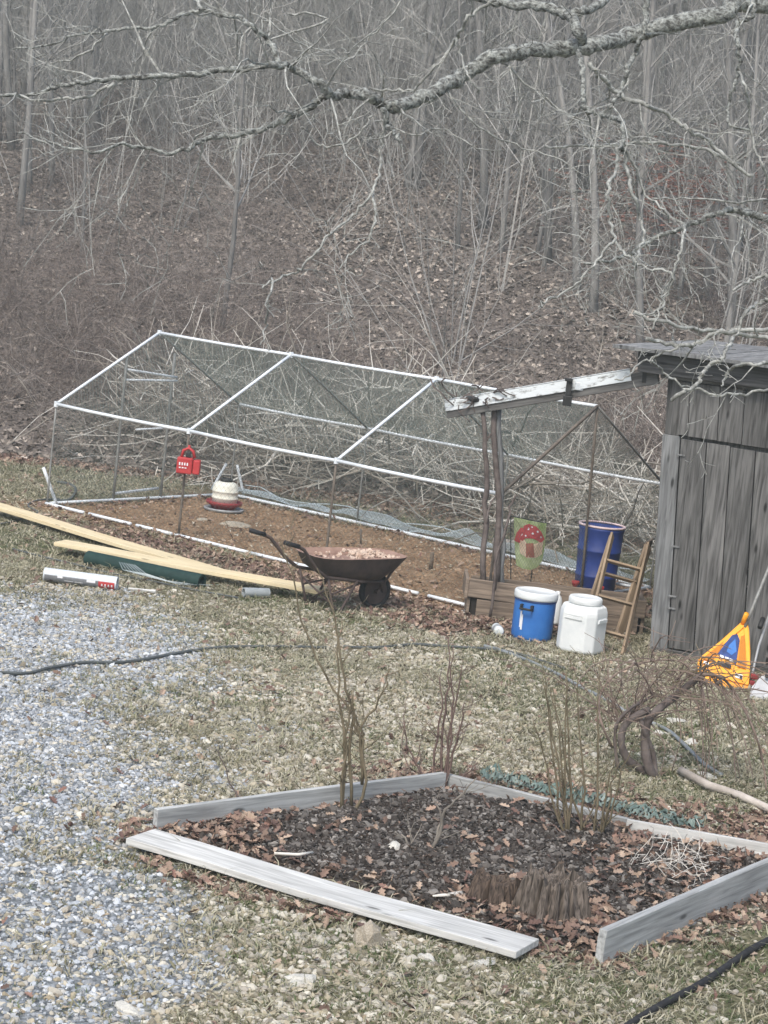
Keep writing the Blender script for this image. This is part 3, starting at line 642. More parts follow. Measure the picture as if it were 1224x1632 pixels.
# netting : two crossing families of wires laid over each panel
def netting(c0, c1, c2, c3, name='wire_netting', step=.034, rad=.0011, mat='wire', und=.0, seed=0, parent=cr):
    c0, c1, c2, c3 = [Vector(c) for c in (c0, c1, c2, c3)]; w = (c1-c0).length; h = (c3-c0).length; m = MB(); rnd = random.Random(seed)
    def P(s, t):
        p = c0.lerp(c1, s/w).lerp(c3.lerp(c2, s/w), t/h)
        if und: p = p+Vector((0, 0, und*(mnoise.noise(Vector((p.x*2.3, p.y*2.3, seed)))+.35)*math.sin(math.pi*min(1, t/h*.9+.1))))
        return rel(parent, p)
    nrm = (c1-c0).cross(c3-c0).normalized()*.002
    for sg in (1, -1):
        s = -h
        while s < w+h:
            # line s' = s + sg*t ; t in 0..h
            ts = []
            for t in (0., h): pass
            t0, t1 = 0., h
            if sg > 0: a0 = s; lo = max(0, -s); hi = min(h, w-s)
            else: lo = max(0, s-w); hi = min(h, s)
            if hi-lo > .02:
                nseg = max(1, int((hi-lo)/.45)) if und == 0 else max(2, int((hi-lo)/.07))
                pts = [P(s+sg*(lo+(hi-lo)*k/nseg), lo+(hi-lo)*k/nseg) for k in range(nseg+1)]
                m.tube([p_+nrm*sg for p_ in pts], rad, 3, cap=False)
            s += step*1.414
    o = m.build(name, M[mat], parent); o['kind'] = 'stuff'; return o
zr, ze = RHR, RHE
netting(run(0, 0, ze), run(RL, 0, ze), run(RL, RW/2, zr), run(0, RW/2, zr), rad=.0015)
netting(run(0, RW, ze), run(RL, RW, ze), run(RL, RW/2, zr), run(0, RW/2, zr), rad=.0015)
netting(run(0, RW, 0), run(RL, RW, 0), run(RL, RW, ze), run(0, RW, ze))
netting(run(0, 0, 0), run(RL, 0, 0), run(RL, 0, ze), run(0, 0, ze), step=.045, rad=.0009)
netting(run(0, 0, 0), run(0, RW, 0), run(0, RW, ze), run(0, 0, ze))
netting(run(RL, 0, 0), run(RL, RW, 0), run(RL, RW, ze), run(RL, 0, ze))
netting(run(.0, RW+.0, .06), run(RL-.2, RW+.0, .05), run(RL-.2, RW+.38, .05), run(0, RW+.34, .05), name='wire_skirt', step=.013, rad=.0016, mat='skirt', und=.16, seed=3)
m = MB(); m.tube([rel(cr, run(t*RL/30, RW+.28+.06*math.sin(t*1.7), .10+.04*math.sin(t*.9+1))) for t in range(30)], .006, 4); m.build('skirt_edge', M['skirt'], cr)

# ---------------------------------------------------------------- planks
def plank(name, p, q, w, t, mat, z=0, label=None, cat=None, group=None, tilt=0, clip=.0, side=1, nseg=8, warp=.004, parent=None, zq=None):
    """lies flat from p to q (p, q = one long edge), width w to the left of p->q times side"""
    p, q = Vector(p), Vector(q); L = (q-p).length; o = bpy.data.objects.new(name, None)
    m = MB(); rnd = random.Random(hash(name+str(round(p.x, 2))) & 255)
    ys_ = [0, w]; vs = []
    for i in range(nseg+1):
        x = L*i/nseg; c = clip if i in (0,) else 0
        dz = warp*math.sin(i*.9+1)
        x0 = x+(clip if i == 0 else 0)
        vs += [(x0 if i == 0 else x, 0, dz), (x, w*.33, dz), (x, w*.8, dz), (x+(clip*.6 if i == 0 else 0), w, dz), (x+(clip*.6 if i == 0 else 0), w, dz+t), (x, w*.8, dz+t), (x, w*.33, dz+t), (x0 if i == 0 else x, 0, dz+t)]
    fs = []
    for i in range(nseg):
        for k in range(8): a = i*8+k; b_ = i*8+(k+1) % 8; fs.append((a, a+8, b_+8, b_))
    fs.append(tuple(range(8))); fs.append(tuple(nseg*8+k for k in reversed(range(8))))
    m.add([(v[0], v[1]*side, v[2]) for v in vs], fs if side > 0 else [tuple(reversed(f)) for f in fs])
    ob = m.build(name, M[mat], parent, bevel=.004); d = (q-p).normalized()
    ang = math.atan2(d.y, d.x); slope = math.asin(d.z)
    ob.rotation_euler = (Matrix.Rotation(ang, 3, 'Z') @ Matrix.Rotation(-slope, 3, 'Y') @ Matrix.Rotation(tilt, 3, 'X')).to_euler()
    ob.location = p+Vector((0, 0, z)) if parent is None else rel(parent, p+Vector((0, 0, z)))
    tag(ob, label, cat, group); return ob
def edge_board(name, p, q, h, t, mat, **k):
    """standing on edge, top edge from p to q"""
    return plank(name, Vector(p)-Vector((0, 0, h)), Vector(q)-Vector((0, 0, h)), h, t, mat, tilt=math.pi/2, **k)
# raised bed
edge_board('bed_board', G(245, 1287, .13), G(705, 1229, .13), .17, .038, 'bedboard', label='low grey board edging the back left side of the garden bed', cat='board', group='boards edging the garden bed')
edge_board('bed_board', G(712, 1231, .11), G(1003, 1303, .11), .14, .038, 'bedboard', label='thin grey board edging the back right side of the garden bed', cat='board', group='boards edging the garden bed')
edge_board('bed_board', G(1000, 1304, .13), G(1330, 1362, .13), .15, .03, 'plankwhite', label='pale board end running off at the right behind the garden bed', cat='board', group='boards edging the garden bed')
edge_board('bed_board', G(1000, 1309, .07), G(1330, 1386, .07), .08, .03, 'plankwhite', label='lower of two pale boards at the right rear of the bed', cat='board', group='boards edging the garden bed')
p, q = G(953, 1480, .19), G(1330, 1322, .19)
o = edge_board('bed_board', p, q, .215, .045, 'bedboard', clip=.015, label='tall grey board standing on edge at the front right of the bed', cat='board', group='boards edging the garden bed')
for t in (.26, .55):
    c = p.lerp(q, t); m = MB(); m.box((0, 0, 0), .006, .004, .20)
p, q = G(200, 1342, .055), G(822, 1524, .055)
plank('loose_plank', p, q, .27, .038, 'plankwhite', z=-.02, clip=.0, label='long bleached plank lying flat along the front of the garden bed', cat='plank', warp=.006)
# fresh lumber
p, q = G(85, 872, .08), G(508, 950, .08)
plank('pine_board', p, q, .24, .038, 'newwood', z=.01, label='fresh pale pine board whose right end reaches the wheelbarrow', cat='board', group='fresh pine boards')
plank('pine_board', G(-25, 808, .1), G(330, 915, .03), .22, .038, 'newwood', z=0.0, label='fresh pale pine board running off the left edge under the other one', cat='board', group='fresh pine boards')
def roll(name, p, q, r, mat, label, cat, hollow=True, side=None, n=18):
    p, q = Vector(p), Vector(q); e = empty(name, (p+q)/2-Vector((0, 0, r)), 0, label=label, cat=cat)
    m = MB(); d = (q-p).normalized()
    pts = [p, p.lerp(q, .33), p.lerp(q, .66), q]; m.tube([rel(e, v) for v in pts], r, n, cap=False)
    m.tube([rel(e, v) for v in pts[::-1]], r*.72, n, cap=False)
    o1 = m.build('roll', M[mat], e, True)
    for c, s in ((p, -1), (q, 1)):
        m = MB(); ref = d.orthogonal().normalized(); k2 = d.cross(ref); vs = []
        for rr_ in (r, r*.72):
            for k in range(n): a = 6.2832*k/n; vs.append(rel(e, c)+(ref*math.cos(a)+k2*math.sin(a))*rr_)
        m.add(vs, [(k, (k+1) % n, n+(k+1) % n, n+k) for k in range(n)]); m.build('roll_end', M[mat], e)
    return e, p, q, d
e, p, q, d = roll('wire_roll', G(71, 915, .07), G(187, 930, .07), .062, 'rollgrey', 'silvery roll of hardware cloth with a red and black wrap', 'wire roll')
m = MB()   # wrapper seen on the near lower side
def wrap(mb, t0, t1, a0, a1, r):
    side = Vector((0, 0, 1)); near = d.cross(side).normalized(); near = near if near.y < 0 else -near
    K = 6; vs = []
    for t in (t0, t1):
        c = p.lerp(q, t)
        for k in range(K+1): a = a0+(a1-a0)*k/K; vs.append(rel(e, c)+(near*math.cos(a)+side*math.sin(a))*r)
    mb.add(vs, [(k, k+1, K+2+k, K+1+k) for k in range(K)])
wrap(m, .02, .76, -1.0, .18, .0635); m.build('label_wrap', M['rollside'], e)
m = MB(); wrap(m, .76, .98, -1., .18, .0635); m.build('red_label', M['red'], e)
m = MB(); wrap(m, .2, .27, -.1, .16, .065); wrap(m, .60, .72, -.2, .16, .065)
for k in range(4): wrap(m, .80+k*.045, .82+k*.045, -.5, -.15, .065)
wrap(m, .3, .42, -.45, -.35, .065); wrap(m, .44, .55, -.45, -.35, .065); m.build('lettering', M['print_white'], e)
roll('green_roll', G(140, 890, .06), G(322, 928, .06), .075, 'greenroll', 'dark green roll of mesh lying under the pine board', 'mesh roll')
roll('pipe_sleeve', G(388, 944, .04), G(428, 945, .04), .045, 'foam', 'short grey hollow roll lying against the pine board', 'roll')
m = MB(); m.tube([G(205, 938, .02), G(248, 943, .02)], [.012, .017], 6); tag(m.build('white_stick', M['plankwhite']), 'short white stick on the grass below the green roll', 'stick')
def hose(name, pix, r, mat, label, cat='hose', z=.022, n=6):
    P = [G(px_, py_, z) for px_, py_ in pix]; pts = []
    for i in range(len(P)-1):
        p0 = P[max(i-1, 0)]; p1 = P[i]; p2 = P[i+1]; p3 = P[min(i+2, len(P)-1)]
        for k in range(6):
            t = k/6; pts.append(.5*((2*p1)+(-p0+p2)*t+(2*p0-5*p1+4*p2-p3)*t*t+(-p0+3*p1-3*p2+p3)*t**3))
    pts.append(P[-1]); hz = [float(hgt(v.x, v.y)) for v in pts]; pts = [Vector((v.x, v.y, max(sum(hz[max(0, i-4):i+5])/len(hz[max(0, i-4):i+5]), hz[i]-.006)+z)) for i, v in enumerate(pts)]
    m = MB(); m.tube(pts, r, n); return tag(m.build(name, M[mat], None, True), label, cat)
hose('cable', [(-30, 1070), (40, 1073), (80, 1062), (130, 1056), (200, 1056), (280, 1042), (350, 1032), (440, 1030), (520, 1031)], .013, 'hose', 'thin black cable crossing the gravel from the left edge', 'cable')
hose('cable', [(548, 1030), (600, 1032), (660, 1028), (720, 1031), (790, 1034), (840, 1045), (900, 1065)], .013, 'hose', 'thin dark cable on the grass right of the tall shrub', 'cable')
hose('garden_hose', [(772, 1028), (800, 1036), (840, 1052), (890, 1075), (925, 1095), (965, 1115), (1010, 1140), (1060, 1160), (1090, 1185), (1120, 1215), (1150, 1235)], .016, 'hose_grey', 'grey hose snaking from the water bottle towards the twisted vine')
hose('garden_hose', [(990, 1640), (1030, 1615), (1075, 1590), (1120, 1565), (1165, 1535), (1200, 1512), (1245, 1490)], .020, 'rubber', 'black hose crossing the bottom right corner')
hose('cable', [(-20, 838), (20, 832), (50, 822), (60, 815), (45, 805), (60, 797), (95, 795)], .010, 'hose', 'black cable looping under the left end of the pine board', 'cable')
hose('cable', [(20, 874), (60, 884), (110, 896), (170, 912), (240, 925), (300, 938), (380, 952)], .009, 'hose', 'black cable lying beside the silvery wire roll', 'cable')
hose('black_hose', [(88, 797), (110, 796), (120, 785), (118, 776), (105, 770), (90, 768)], .016, 'hose', 'coiled black hose end outside the left corner of the run')
m = MB()
for i in range(7):
    a = [G(190+i*3, 895, .1), G(196+i*6, 908+i, .12), G(240+i*8, 920+i*2, .05), G(300+i*9, 932, .03)]
    m.tube(a, .0025, 3)
tag(m.build('loose_wire', M['skirt']), 'loose curl of thin wire springing from the green roll', 'wire')

# ---------------------------------------------------------------- poles and beam of the lean-to
def curvy(P, r, name, mat, label=None, cat=None, parent=None, n=8, wobble=.012, seed=1):
    rnd = random.Random(seed); pts = []
    for i in range(len(P)-1):
        for k in range(4): t = k/4; v = Vector(P[i]).lerp(Vector(P[i+1]), t); pts.append(v+Vector((rnd.gauss(0, wobble), rnd.gauss(0, wobble), 0)))
    pts.append(Vector(P[-1])); r0, r1 = r
    m = MB(); m.tube([v if parent is None else rel(parent, v) for v in pts], [r0+(r1-r0)*i/(len(pts)-1)*1. for i in range(len(pts))], n)
    return tag(m.build(name, M[mat], parent, True), label, cat)
pb = G(795, 985); dY = pb.y
curvy([PY(771, 935, dY-.05), PY(772, 800, dY), PY(778, 740, dY), PY(769, 652, dY)], (.028, .022), 'bark_pole', 'vine', 'crooked bark covered pole, left of the two under the beam', 'pole', seed=3)
e = empty('bark_pole', PY(796, 940, dY-.05), 0, label='thicker double pole standing under the beam beside the crooked one', cat='pole')
curvy([PY(791, 940, dY-.05), PY(793, 800, dY), PY(788, 650, dY)], (.032, .026), 'stem', 'vine', parent=e, seed=5)
curvy([PY(799, 940, dY-.02), PY(801, 800, dY), PY(796, 645, dY)], (.028, .022), 'stem', 'greypost', parent=e, seed=6)
curvy([PY(774, 705, dY), PY(784, 690, dY), PY(791, 660, dY)], (.009, .007), 'vine_shoot', 'vine', parent=e, wobble=.004)
curvy([PY(774, 835, dY-.1), PY(783, 800, dY), PY(800, 775, dY)], (.009, .007), 'vine_shoot', 'vine', parent=e, wobble=.006)
curvy([PY(780, 985, dY-.25), PY(790, 900, dY-.2), PY(812, 815, dY-.15), PY(822, 790, dY-.15)], (.014, .011), 'leaning_stake', 'vine', 'dark thin stake leaning beside the mushroom flag', 'stake', seed=8)

# shed : old shed, uprights lean slightly left
SYAW = .35; SU = Vector((math.cos(SYAW), -math.sin(SYAW), 0)); SV = Vector((math.sin(SYAW), math.cos(SYAW), 0))
s0 = G(1048, 1040); SH = Vector((-.072, 0, 0))
def sh(a, b, z): return s0+SU*a+SV*b+Vector((SH.x*z, 0, z))
shed = empty('shed', s0, 0, label='weathered grey plank shed with a low flat roof at the right', cat='shed')
def sbox(a0, a1, b0, b1, z0, z1, name, mat, parent=shed, org=None, off=Vector((0, 0, 0)), jit=0, topcut=0):
    m = MB(); cs = [(a, b_, z) for a in (a0, a1) for b_ in (b0, b1) for z in (z0, z1)]
    c0 = sh((a0+a1)/2, (b0+b1)/2, z0); base = parent.location if parent is shed else (parent['org'] if 'org' in parent else None)
    vs = []
    for a, b_, z in cs:
        if topcut and z == z1: z = z+random.uniform(-topcut, topcut)
        w = sh(a, b_, z); d = w-c0
        vs.append((d.dot(SU), d.dot(SV), d.z))
    m.add(vs, [(0, 1, 3, 2), (4, 6, 7, 5), (0, 4, 5, 1), (2, 3, 7, 6), (0, 2, 6, 4), (1, 5, 7, 3)])
    o = m.build(name, M[mat], parent, bevel=.004); o.rotation_euler = (0, 0, -SYAW)
    o.location = c0-s0
    return o
WT = 2.52
sbox(-.07, .09, -.02, .14, -.05, WT-.55, 'corner_post', 'greypost')
sbox(-.055, .075, .0, .12, WT-.549, WT-.02, 'corner_post', 'greywood')
# wall above the door
a = -.06; i = 0
random.seed(4)
while a < 3.2:
    w = random.uniform(.21, .27); sbox(a+.002 if i else .078, a+w-.003, -.045-random.uniform(0, .006), -.022, 1.985-.012*a, WT-.06-.0*a, 'wall_board', 'greywood', topcut=.004); a += w; i += 1
# door
door = empty('door', (0, 0, 0)); door.parent = shed; door['kind'] = None
del door['kind']
a = .1; i = 0
while a < 1.62:
    w = [.235, .215, .225, .24, .23, .22, .23][i]; sbox(a+.004, a+w-.004, -.03-random.uniform(0, .012), -.002, .04+random.uniform(0, .03), 1.95+random.uniform(-.008, .008)-.012*a, 'door_board', 'greywood', door, topcut=.004); a += w; i += 1
for z in (1.80, .98, .53, .42): sbox(.07, .15, -.050, -.044, z, z+.018, 'hinge_strap', 'greypost', door)
sbox(1.05, 1.08, -.05, -.045, .85, .875, 'door_hole', 'print_black', door)
# inner darkness: header, back walls
sbox(.09, 3.2, .02, .10, 1.88, 2.02, 'header', 'greywood')
sbox(a, a+.14, -.03, .1, 0, 1.95, 'door_jamb', 'greypost')
b_ = a+.14
while b_ < 3.2: sbox(b_+.003, b_+.235, -.035, -.01, .05, 1.97, 'wall_board', 'greywood', topcut=.004); b_ += .238
k = .15
while k < 3.2: sbox(-.04, -.015, k, k+.23, .05, WT-.05, 'side_board', 'greywood', topcut=.004); sbox(3.16, 3.185, k, k+.23, .05, WT-.05, 'side_board', 'greywood'); k += .235
k = 0
while k < 3.1: sbox(k, k+.23, 3.2, 3.225, .05, WT-.05, 'rear_board', 'greywood'); k += .235
sbox(-.05, 3.2, -.06, .02, -.08, .055, 'sill', 'greywood_x')
# roof
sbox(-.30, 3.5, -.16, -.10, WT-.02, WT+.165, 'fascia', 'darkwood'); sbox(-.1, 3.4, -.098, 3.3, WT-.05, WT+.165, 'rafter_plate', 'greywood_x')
sbox(-.28, -.24, -.05, .0, WT-.12, WT+.1, 'bracket', 'tarblack')
roof = empty('roof', (0, 0, 0)); roof.parent = shed
k = -.50
while k < 3.6:
    w = random.uniform(.16, .24); sbox(k+.002, k+w-.002, -.26+random.uniform(-.02, .01), 3.45, WT+.172+random.uniform(0, .006), WT+.195+random.uniform(0, .012), 'roof_board', 'roofwood', roof); k += w
sbox(-.50, 3.6, -.300, -.282, WT+.165, WT+.20, 'drip_edge', 'greypost', roof)
# beam of the lean-to
e = empty('lean_to_beam', PY(870, 640, dY-.6), 0, label='sloping beam with peeling white metal edge running from shed to poles', cat='beam')
b0 = PY(712, 648, dY+.15); b1 = PY(1048, 592, s0.y+.02)
def bar(p, q, w, h, name, mat, parent, dz=0, dn=0):
    p, q = Vector(p), Vector(q); d = (q-p).normalized(); sd_ = Vector((d.y, -d.x, 0)).normalized(); up = sd_.cross(d)
    if up.z < 0: up = -up
    L = (q-p).length; m = MB(); rt = Matrix((d, sd_, up)).transposed()
    m.box((0, 0, 0), L, w, h); o = m.build(name, M[mat], parent, bevel=.003)
    o.rotation_euler = rt.to_euler(); c = (p+q)/2+up*dz+sd_*dn; o.location = c if parent is None else rel(parent, c); return o
bar(b0.lerp(b1, .0), b0.lerp(b1, 1.0), .05, .13, 'timber', 'greywood_x', e, dz=-.045)
bar(b0, b0.lerp(b1, .885), .012, .10, 'metal_edge', 'white_peel', e, dz=.005, dn=.033)
bar(b0, b0.lerp(b1, .885), .085, .008, 'metal_top', 'white_peel', e, dz=.062)
c = b0.lerp(b1, .60); 
m = MB(); m.box((0, 0, 0), .05, .06, .20); m.box((.0, -.02, -.10), .08, .05, .09); m.box((-.01, -.03, .09), .07, .05, .03); o = tag(m.build('clamp', M['tarblack'], bevel=.006), 'black clamp gripping the white edged beam', 'clamp'); o.location = c+Vector((-.02, -.07, -.03))
m = MB(); m.box((0, 0, 0), .11, .03, .07); o = tag(m.build('metal_box', M['rollgrey'], bevel=.005), 'small pale metal box beside the black clamp on the beam', 'box'); o.location = c+Vector((.09, -.07, .01))
rnd = random.Random(9); m = MB()
for i in range(26):
    t = rnd.uniform(.02, .30); p = b0.lerp(b1, t)+Vector((0, -.05, .04+rnd.uniform(-.05, .07)))
    m.tube(wig(p, (rnd.uniform(-1, 1), rnd.uniform(-.3, .3), rnd.uniform(-.5, .5)), rnd.uniform(.1, .35), 4, .4, rnd), rnd.uniform(.004, .010), 4)
tag(m.build('dead_vine', M['vine']), 'tangle of dead vine wound over the left end of the beam', 'vine')
m = rockmb(77, .7); o = m.build('dark_knot', M['tarblack']); o.scale = (.06, .04, .04); o.location = b0.lerp(b1, .13)+Vector((0, -.06, .03)); tag(o, 'black lump of rag stuck on the left end of the beam', 'rag')

# ---------------------------------------------------------------- planter
pl0, pl1 = G(762, 984), G(1034, 1015); pd = (pl1-pl0).normalized(); pn = Vector((-pd.y, pd.x, 0))
e = empty('planter_box', pl0, 0, label='long low planter of brown boards at the foot of the poles', cat='planter')
def pbox(a0, a1, b0_, b1_, z0, z1, name='planter_board', mat='planter', ry=0):
    m = MB(); m.box((0, 0, 0), a1-a0, b1_-b0_, z1-z0); o = m.build(name, M[mat], e, bevel=.006)
    o.rotation_euler = (0, ry, math.atan2(pd.y, pd.x)); o.location = pd*((a0+a1)/2)+pn*((b0_+b1_)/2)+Vector((0, 0, (z0+z1)/2)); return o
PLn = (pl1-pl0).length
pbox(-.12, .50, 0, .035, .175, .35, ry=.03); pbox(-.03, .50, .0, .035, .0, .168)
pbox(.505, PLn-.06, .0, .035, .17, .34, ry=.01); pbox(.505, PLn-.12, .0, .035, .0, .165)
pbox(-.155, -.122, .01, .55, .17, .36); pbox(-.12, -.09, .04, .55, .0, .165); pbox(-.08, PLn-.1, .55, .58, .0, .30); pbox(PLn-.09, PLn-.055, .04, .55, .0, .33)
pbox(-.08, PLn-.1, .04, .545, .0, .18, 'soil', 'mulch')
# cooler
c = G(846, 1018); e = empty('cooler', c, math.pi*.1, label='round bright blue drink cooler with white lid beside the planter', cat='cooler')
m = MB(); m.lathe([(.168, 0), (.18, .01), (.184, .05), (.187, .36), (.186, .37)], 32); m.build('body', M['blue'], e, True)
m = MB(); m.lathe([(.186, .372), (.196, .374), (.199, .39), (.198, .428), (.192, .442), (.17, .446), (.165, .438), (.0, .438)], 32); m.build('lid', M['white'], e, True)
m = MB(); m.lathe([(.183, .355), (.192, .357), (.192, .37), (.183, .371)], 32); m.build('rim', M['darkblue_label'], e, True)
m = MB()
for s in (-1, 1): m.box((s*.05, -.195, .31), .02, .05, .05)
m.tube([(-.05, -.215, .315), (-.05, -.24, .30), (.05, -.24, .30), (.05, -.215, .315)], .011, 8)
o = m.build('handle', M['tarblack'], e); o.rotation_euler = (0, 0, -.75)
m = MB()
for k, (a_, z0, z1) in enumerate(((-2.65, .12, .27), (-2.58, .10, .24))):
    vs = []
    for a in (a_, a_+.1): vs += [(.1865*math.cos(a), .1865*math.sin(a), z0), (.1905*math.cos(a), .1905*math.sin(a), z1)]
    m.add(vs, [(0, 2, 3, 1)])
m.build('label_mark', M['print_white'], e)
m = MB(); m.box((.17, .09, .06), .03, .03, .03); m.build('spigot', M['white'], e)
# white container (square with chamfered corners, round screw lid)
c = G(923, 1037); e = empty('food_bin', c, -.55, label='white square plastic storage bin with round screw lid, in front of the barrel', cat='bin')
def chamfer_prism(mb, w, d_, ch, zs):
    b0_ = len(mb.v); 
    for (z, k) in zs:
        W2, D2 = w*k/2, d_*k/2
        for x_, y_ in ((W2-ch, -D2), (W2, -D2+ch), (W2, D2-ch), (W2-ch, D2), (-W2+ch, D2), (-W2, D2-ch), (-W2, -D2+ch), (-W2+ch, -D2)): mb.v.append((x_, y_, z))
    for i in range(len(zs)-1):
        for k in range(8): a = b0_+i*8+k; b2 = b0_+i*8+(k+1) % 8; mb.f.append((a, b2, b2+8, a+8)); mb.m.append(0)
    mb.f.append(tuple(b0_+k for k in reversed(range(8)))); mb.m.append(0); t = b0_+(len(zs)-1)*8; mb.f.append(tuple(t+k for k in range(8))); mb.m.append(0)
m = MB(); chamfer_prism(m, .37, .35, .07, [(0, .93), (.02, 1), (.34, 1.0), (.37, .985), (.41, .93), (.425, .86)]); m.build('body', M['white'], e, bevel=.012)
m = MB(); m.lathe([(.13, .425), (.145, .43), (.15, .44), (.15, .475), (.14, .49), (.12, .492), (.11, .484), (0, .484)], 32, (0, 0, 0)); m.build('lid', M['white'], e, True)
for z_, h_ in ((.34, .018), (.315, .03)):
    m = MB(); m.box((-.01, -.178, z_), .17, .014, h_); m.build('grip', M['white'], e, bevel=.004)
m = MB(); m.box((.19, 0, .30), .02, .16, .035); m.build('grip', M['white'], e, bevel=.004)
m = MB(); m.lathe([(.045, 0), (.05, .02), (.05, .22), (.035, .26), (.02, .28), (.02, .31)], 12); o = tag(m.build('white_jug', M['white'], smooth=True), 'translucent white jug half hidden between cooler and white bin', 'jug'); o.location = G(884, 1003, 0)+Vector((0, .12, .03))
# bottle lying
p, q = G(790, 999, .045), G(806, 1020, .045); d_ = (q-p).normalized(); q = p+d_*.21
e = empty('water_bottle', p-Vector((0, 0, .045)), 0, label='clear plastic bottle lying in the leaves left of the blue cooler', cat='bottle')
m = MB(); ts = [(-.03, .016), (0, .016), (.005, .03), (.03, .044), (.08, .046), (.09, .042), (.1, .046), (.17, .046), (.18, .042), (.215, .042), (.22, .03)]
m.tube([rel(e, p+d_*t) for t, r in ts], [r for t, r in ts], 16); m.build('body', M['clear'], e, True)
m = MB(); m.tube([rel(e, p+d_*t) for t in (-.045, -.03)], .019, 12); m.build('cap', M['white'], e, True)
m = MB(); m.tube([rel(e, p+d_*t) for t in (.105, .165)], .0475, 16, cap=False); m.build('band', M['steel'], e, True)
# barrel
c = G(945, 953); e = empty('barrel', c, 0, label='tall navy blue plastic barrel with pinkish rim and red drinking cups', cat='barrel')
m = MB(); pr = [(.175, .0), (.19, .02), (.198, .25), (.205, .26), (.205, .28), (.198, .29), (.207, .54), (.214, .55), (.214, .57), (.207, .58), (.215, .78), (.222, .80), (.222, .83), (.212, .83), (.208, .80), (.0, .80)]
pr = [(r*1.06, z*.9) for r, z in pr]; m.lathe(pr, 36, cap=True); m.build('body', M['navy'], e, True)
m = MB(); m.lathe([(.223, .747), (.241, .747), (.244, .757), (.239, .768), (.224, .768), (.22, .757)], 36, cap=False); m.build('rim', M['pinkrim'], e, True)
for ang, zc in ((-2.5, .08), (-1.45, .07)):
    m = MB(); m.lathe([(.0, -.035), (.02, -.03), (.038, .0), (.042, .03), (.036, .03), (.02, .0)], 14); m.tube([(0, 0, -.01), (-.06, 0, 0)], .012, 8)
    o = m.build('drinking_cup', M['red'], e, True); o.location = (.265*math.cos(ang), .265*math.sin(ang), zc+.07); o.rotation_euler = (0, 0, ang)
# ladder
lf0 = G(922, 1035)+Vector((0, .25, 0)); 
rT, rB = PY(1034, 868, 19.9), G(992, 1046); lT = PY(976, 852, 19.9); lB = rB+(lT-rT)*.95
e = empty('wooden_ladder', rB, 0, label='short light wooden ladder leaning behind the white bin', cat='ladder')
def bar2(p, q, w, h, name, mat, parent, ref):
    p, q, ref = Vector(p), Vector(q), Vector(ref); d = (q-p).normalized(); n_ = (ref-d*ref.dot(d)).normalized(); s_ = d.cross(n_)
    m = MB(); m.box((0, 0, 0), (q-p).length, w, h); o = m.build(name, M[mat], parent, bevel=.003)
    o.rotation_euler = Matrix((d, s_, n_)).transposed().to_euler(); c = (p+q)/2; o.location = c if parent is None else rel(parent, c); return o
fr = (rT-rB).cross(lT-rT).normalized()
bar2(rB, rT, .022, .07, 'rail', 'brownwood', e, fr); bar2(lB, lT, .022, .07, 'rail', 'brownwood', e, fr)
for t in (.16, .44, .76): bar2(lB.lerp(lT, t), rB.lerp(rT, t), .045, .022, 'rung', 'brownwood', e, fr)
bB = rB+Vector((.02, .75, 0)); bar2(bB, rT+Vector((0, .03, -.02)), .03, .09, 'rear_rail', 'brownwood', e, fr); bB2 = lB+Vector((.02, .75, 0)); bar2(bB2, lT+Vector((0, .03, -.02)), .03, .05, 'rear_rail', 'brownwood', e, fr)
bar2(bB.lerp(rT, .6), bB2.lerp(lT, .6), .05, .02, 'brace', 'brownwood', e, fr)
bar2(G(1000, 985)+Vector((0, .1, .05)), PY(1034, 862, 20.25), .02, .12, 'plank_offcut', 'planter', None, fr)
o = bpy.data.objects['plank_offcut']; tag(o, 'brown plank leaning between the ladder and the shed post', 'plank')
pp = [G(982, 930, .15), G(1014, 936, .15)]; m = MB(); m.tube(pp, .015, 8); tag(m.build('loose_pipe', M['galv'], smooth=True), 'short white pipe lying behind the ladder rungs', 'pipe')
# garden flag
fy = 20.75
e = empty('garden_flag', PY(846, 940, fy)-Vector((0, 0, .1)), 0, label='small green garden flag printed with a red toadstool house', cat='flag')
m = MB(); m.tube([rel(e, v) for v in (PY(844, 945, fy+.04), PY(848, 908, fy+.04))], .006, 6); m.tube([rel(e, v) for v in (PY(812, 822, fy+.02), PY(876, 835, fy+.02))], .005, 6)
m.tube([rel(e, v) for v in (PY(814, 945, fy+.04), PY(814, 822, fy+.02))], .005, 6); m.build('flag_pole', M['tarblack'], e)
def fpt(px_, py_, off): 
    v = PY(px_, py_, fy-off); return rel(e, v+Vector((0, .02*math.sin(px_*.12+py_*.04), 0)))
def fpoly(cs, off, mat, name, sub=1):
    m = MB(); n_ = len(cs); cx = sum(c[0] for c in cs)/n_; cy = sum(c[1] for c in cs)/n_
    ring = [((c[0]), (c[1])) for c in cs]; mid = [((c[0]+cx)/2, (c[1]+cy)/2) for c in cs]
    vs = [fpt(*c, off) for c in ring]+[fpt(*c, off) for c in mid]+[fpt(cx, cy, off)]
    fs = []
    for i in range(n_): j = (i+1) % n_; fs += [(i, j, n_+j, n_+i), (n_+i, n_+j, 2*n_)]
    m.add(vs, fs); return m.build(name, M[mat], e)
fpoly([(819, 824), (832, 827), (845, 830), (858, 832), (871, 834), (870, 850), (869, 865), (867, 880), (864, 895), (856, 905), (845, 908), (833, 906), (823, 901), (821, 880), (820, 860), (819, 840)], 0, 'flag_green', 'cloth')
fpoly([(827, 858), (866, 858), (864, 884), (854, 889), (840, 889), (829, 882)], .004, 'flag_cream', 'printed_house')
fpoly([(820, 862), (823, 850), (831, 840), (843, 835), (855, 839), (863, 848), (868, 860), (862, 865), (850, 858), (838, 858), (828, 866)], .007, 'flag_red', 'printed_cap')
fpoly([(838, 866), (850, 865), (852, 888), (838, 888)], .007, 'flag_door', 'printed_door')
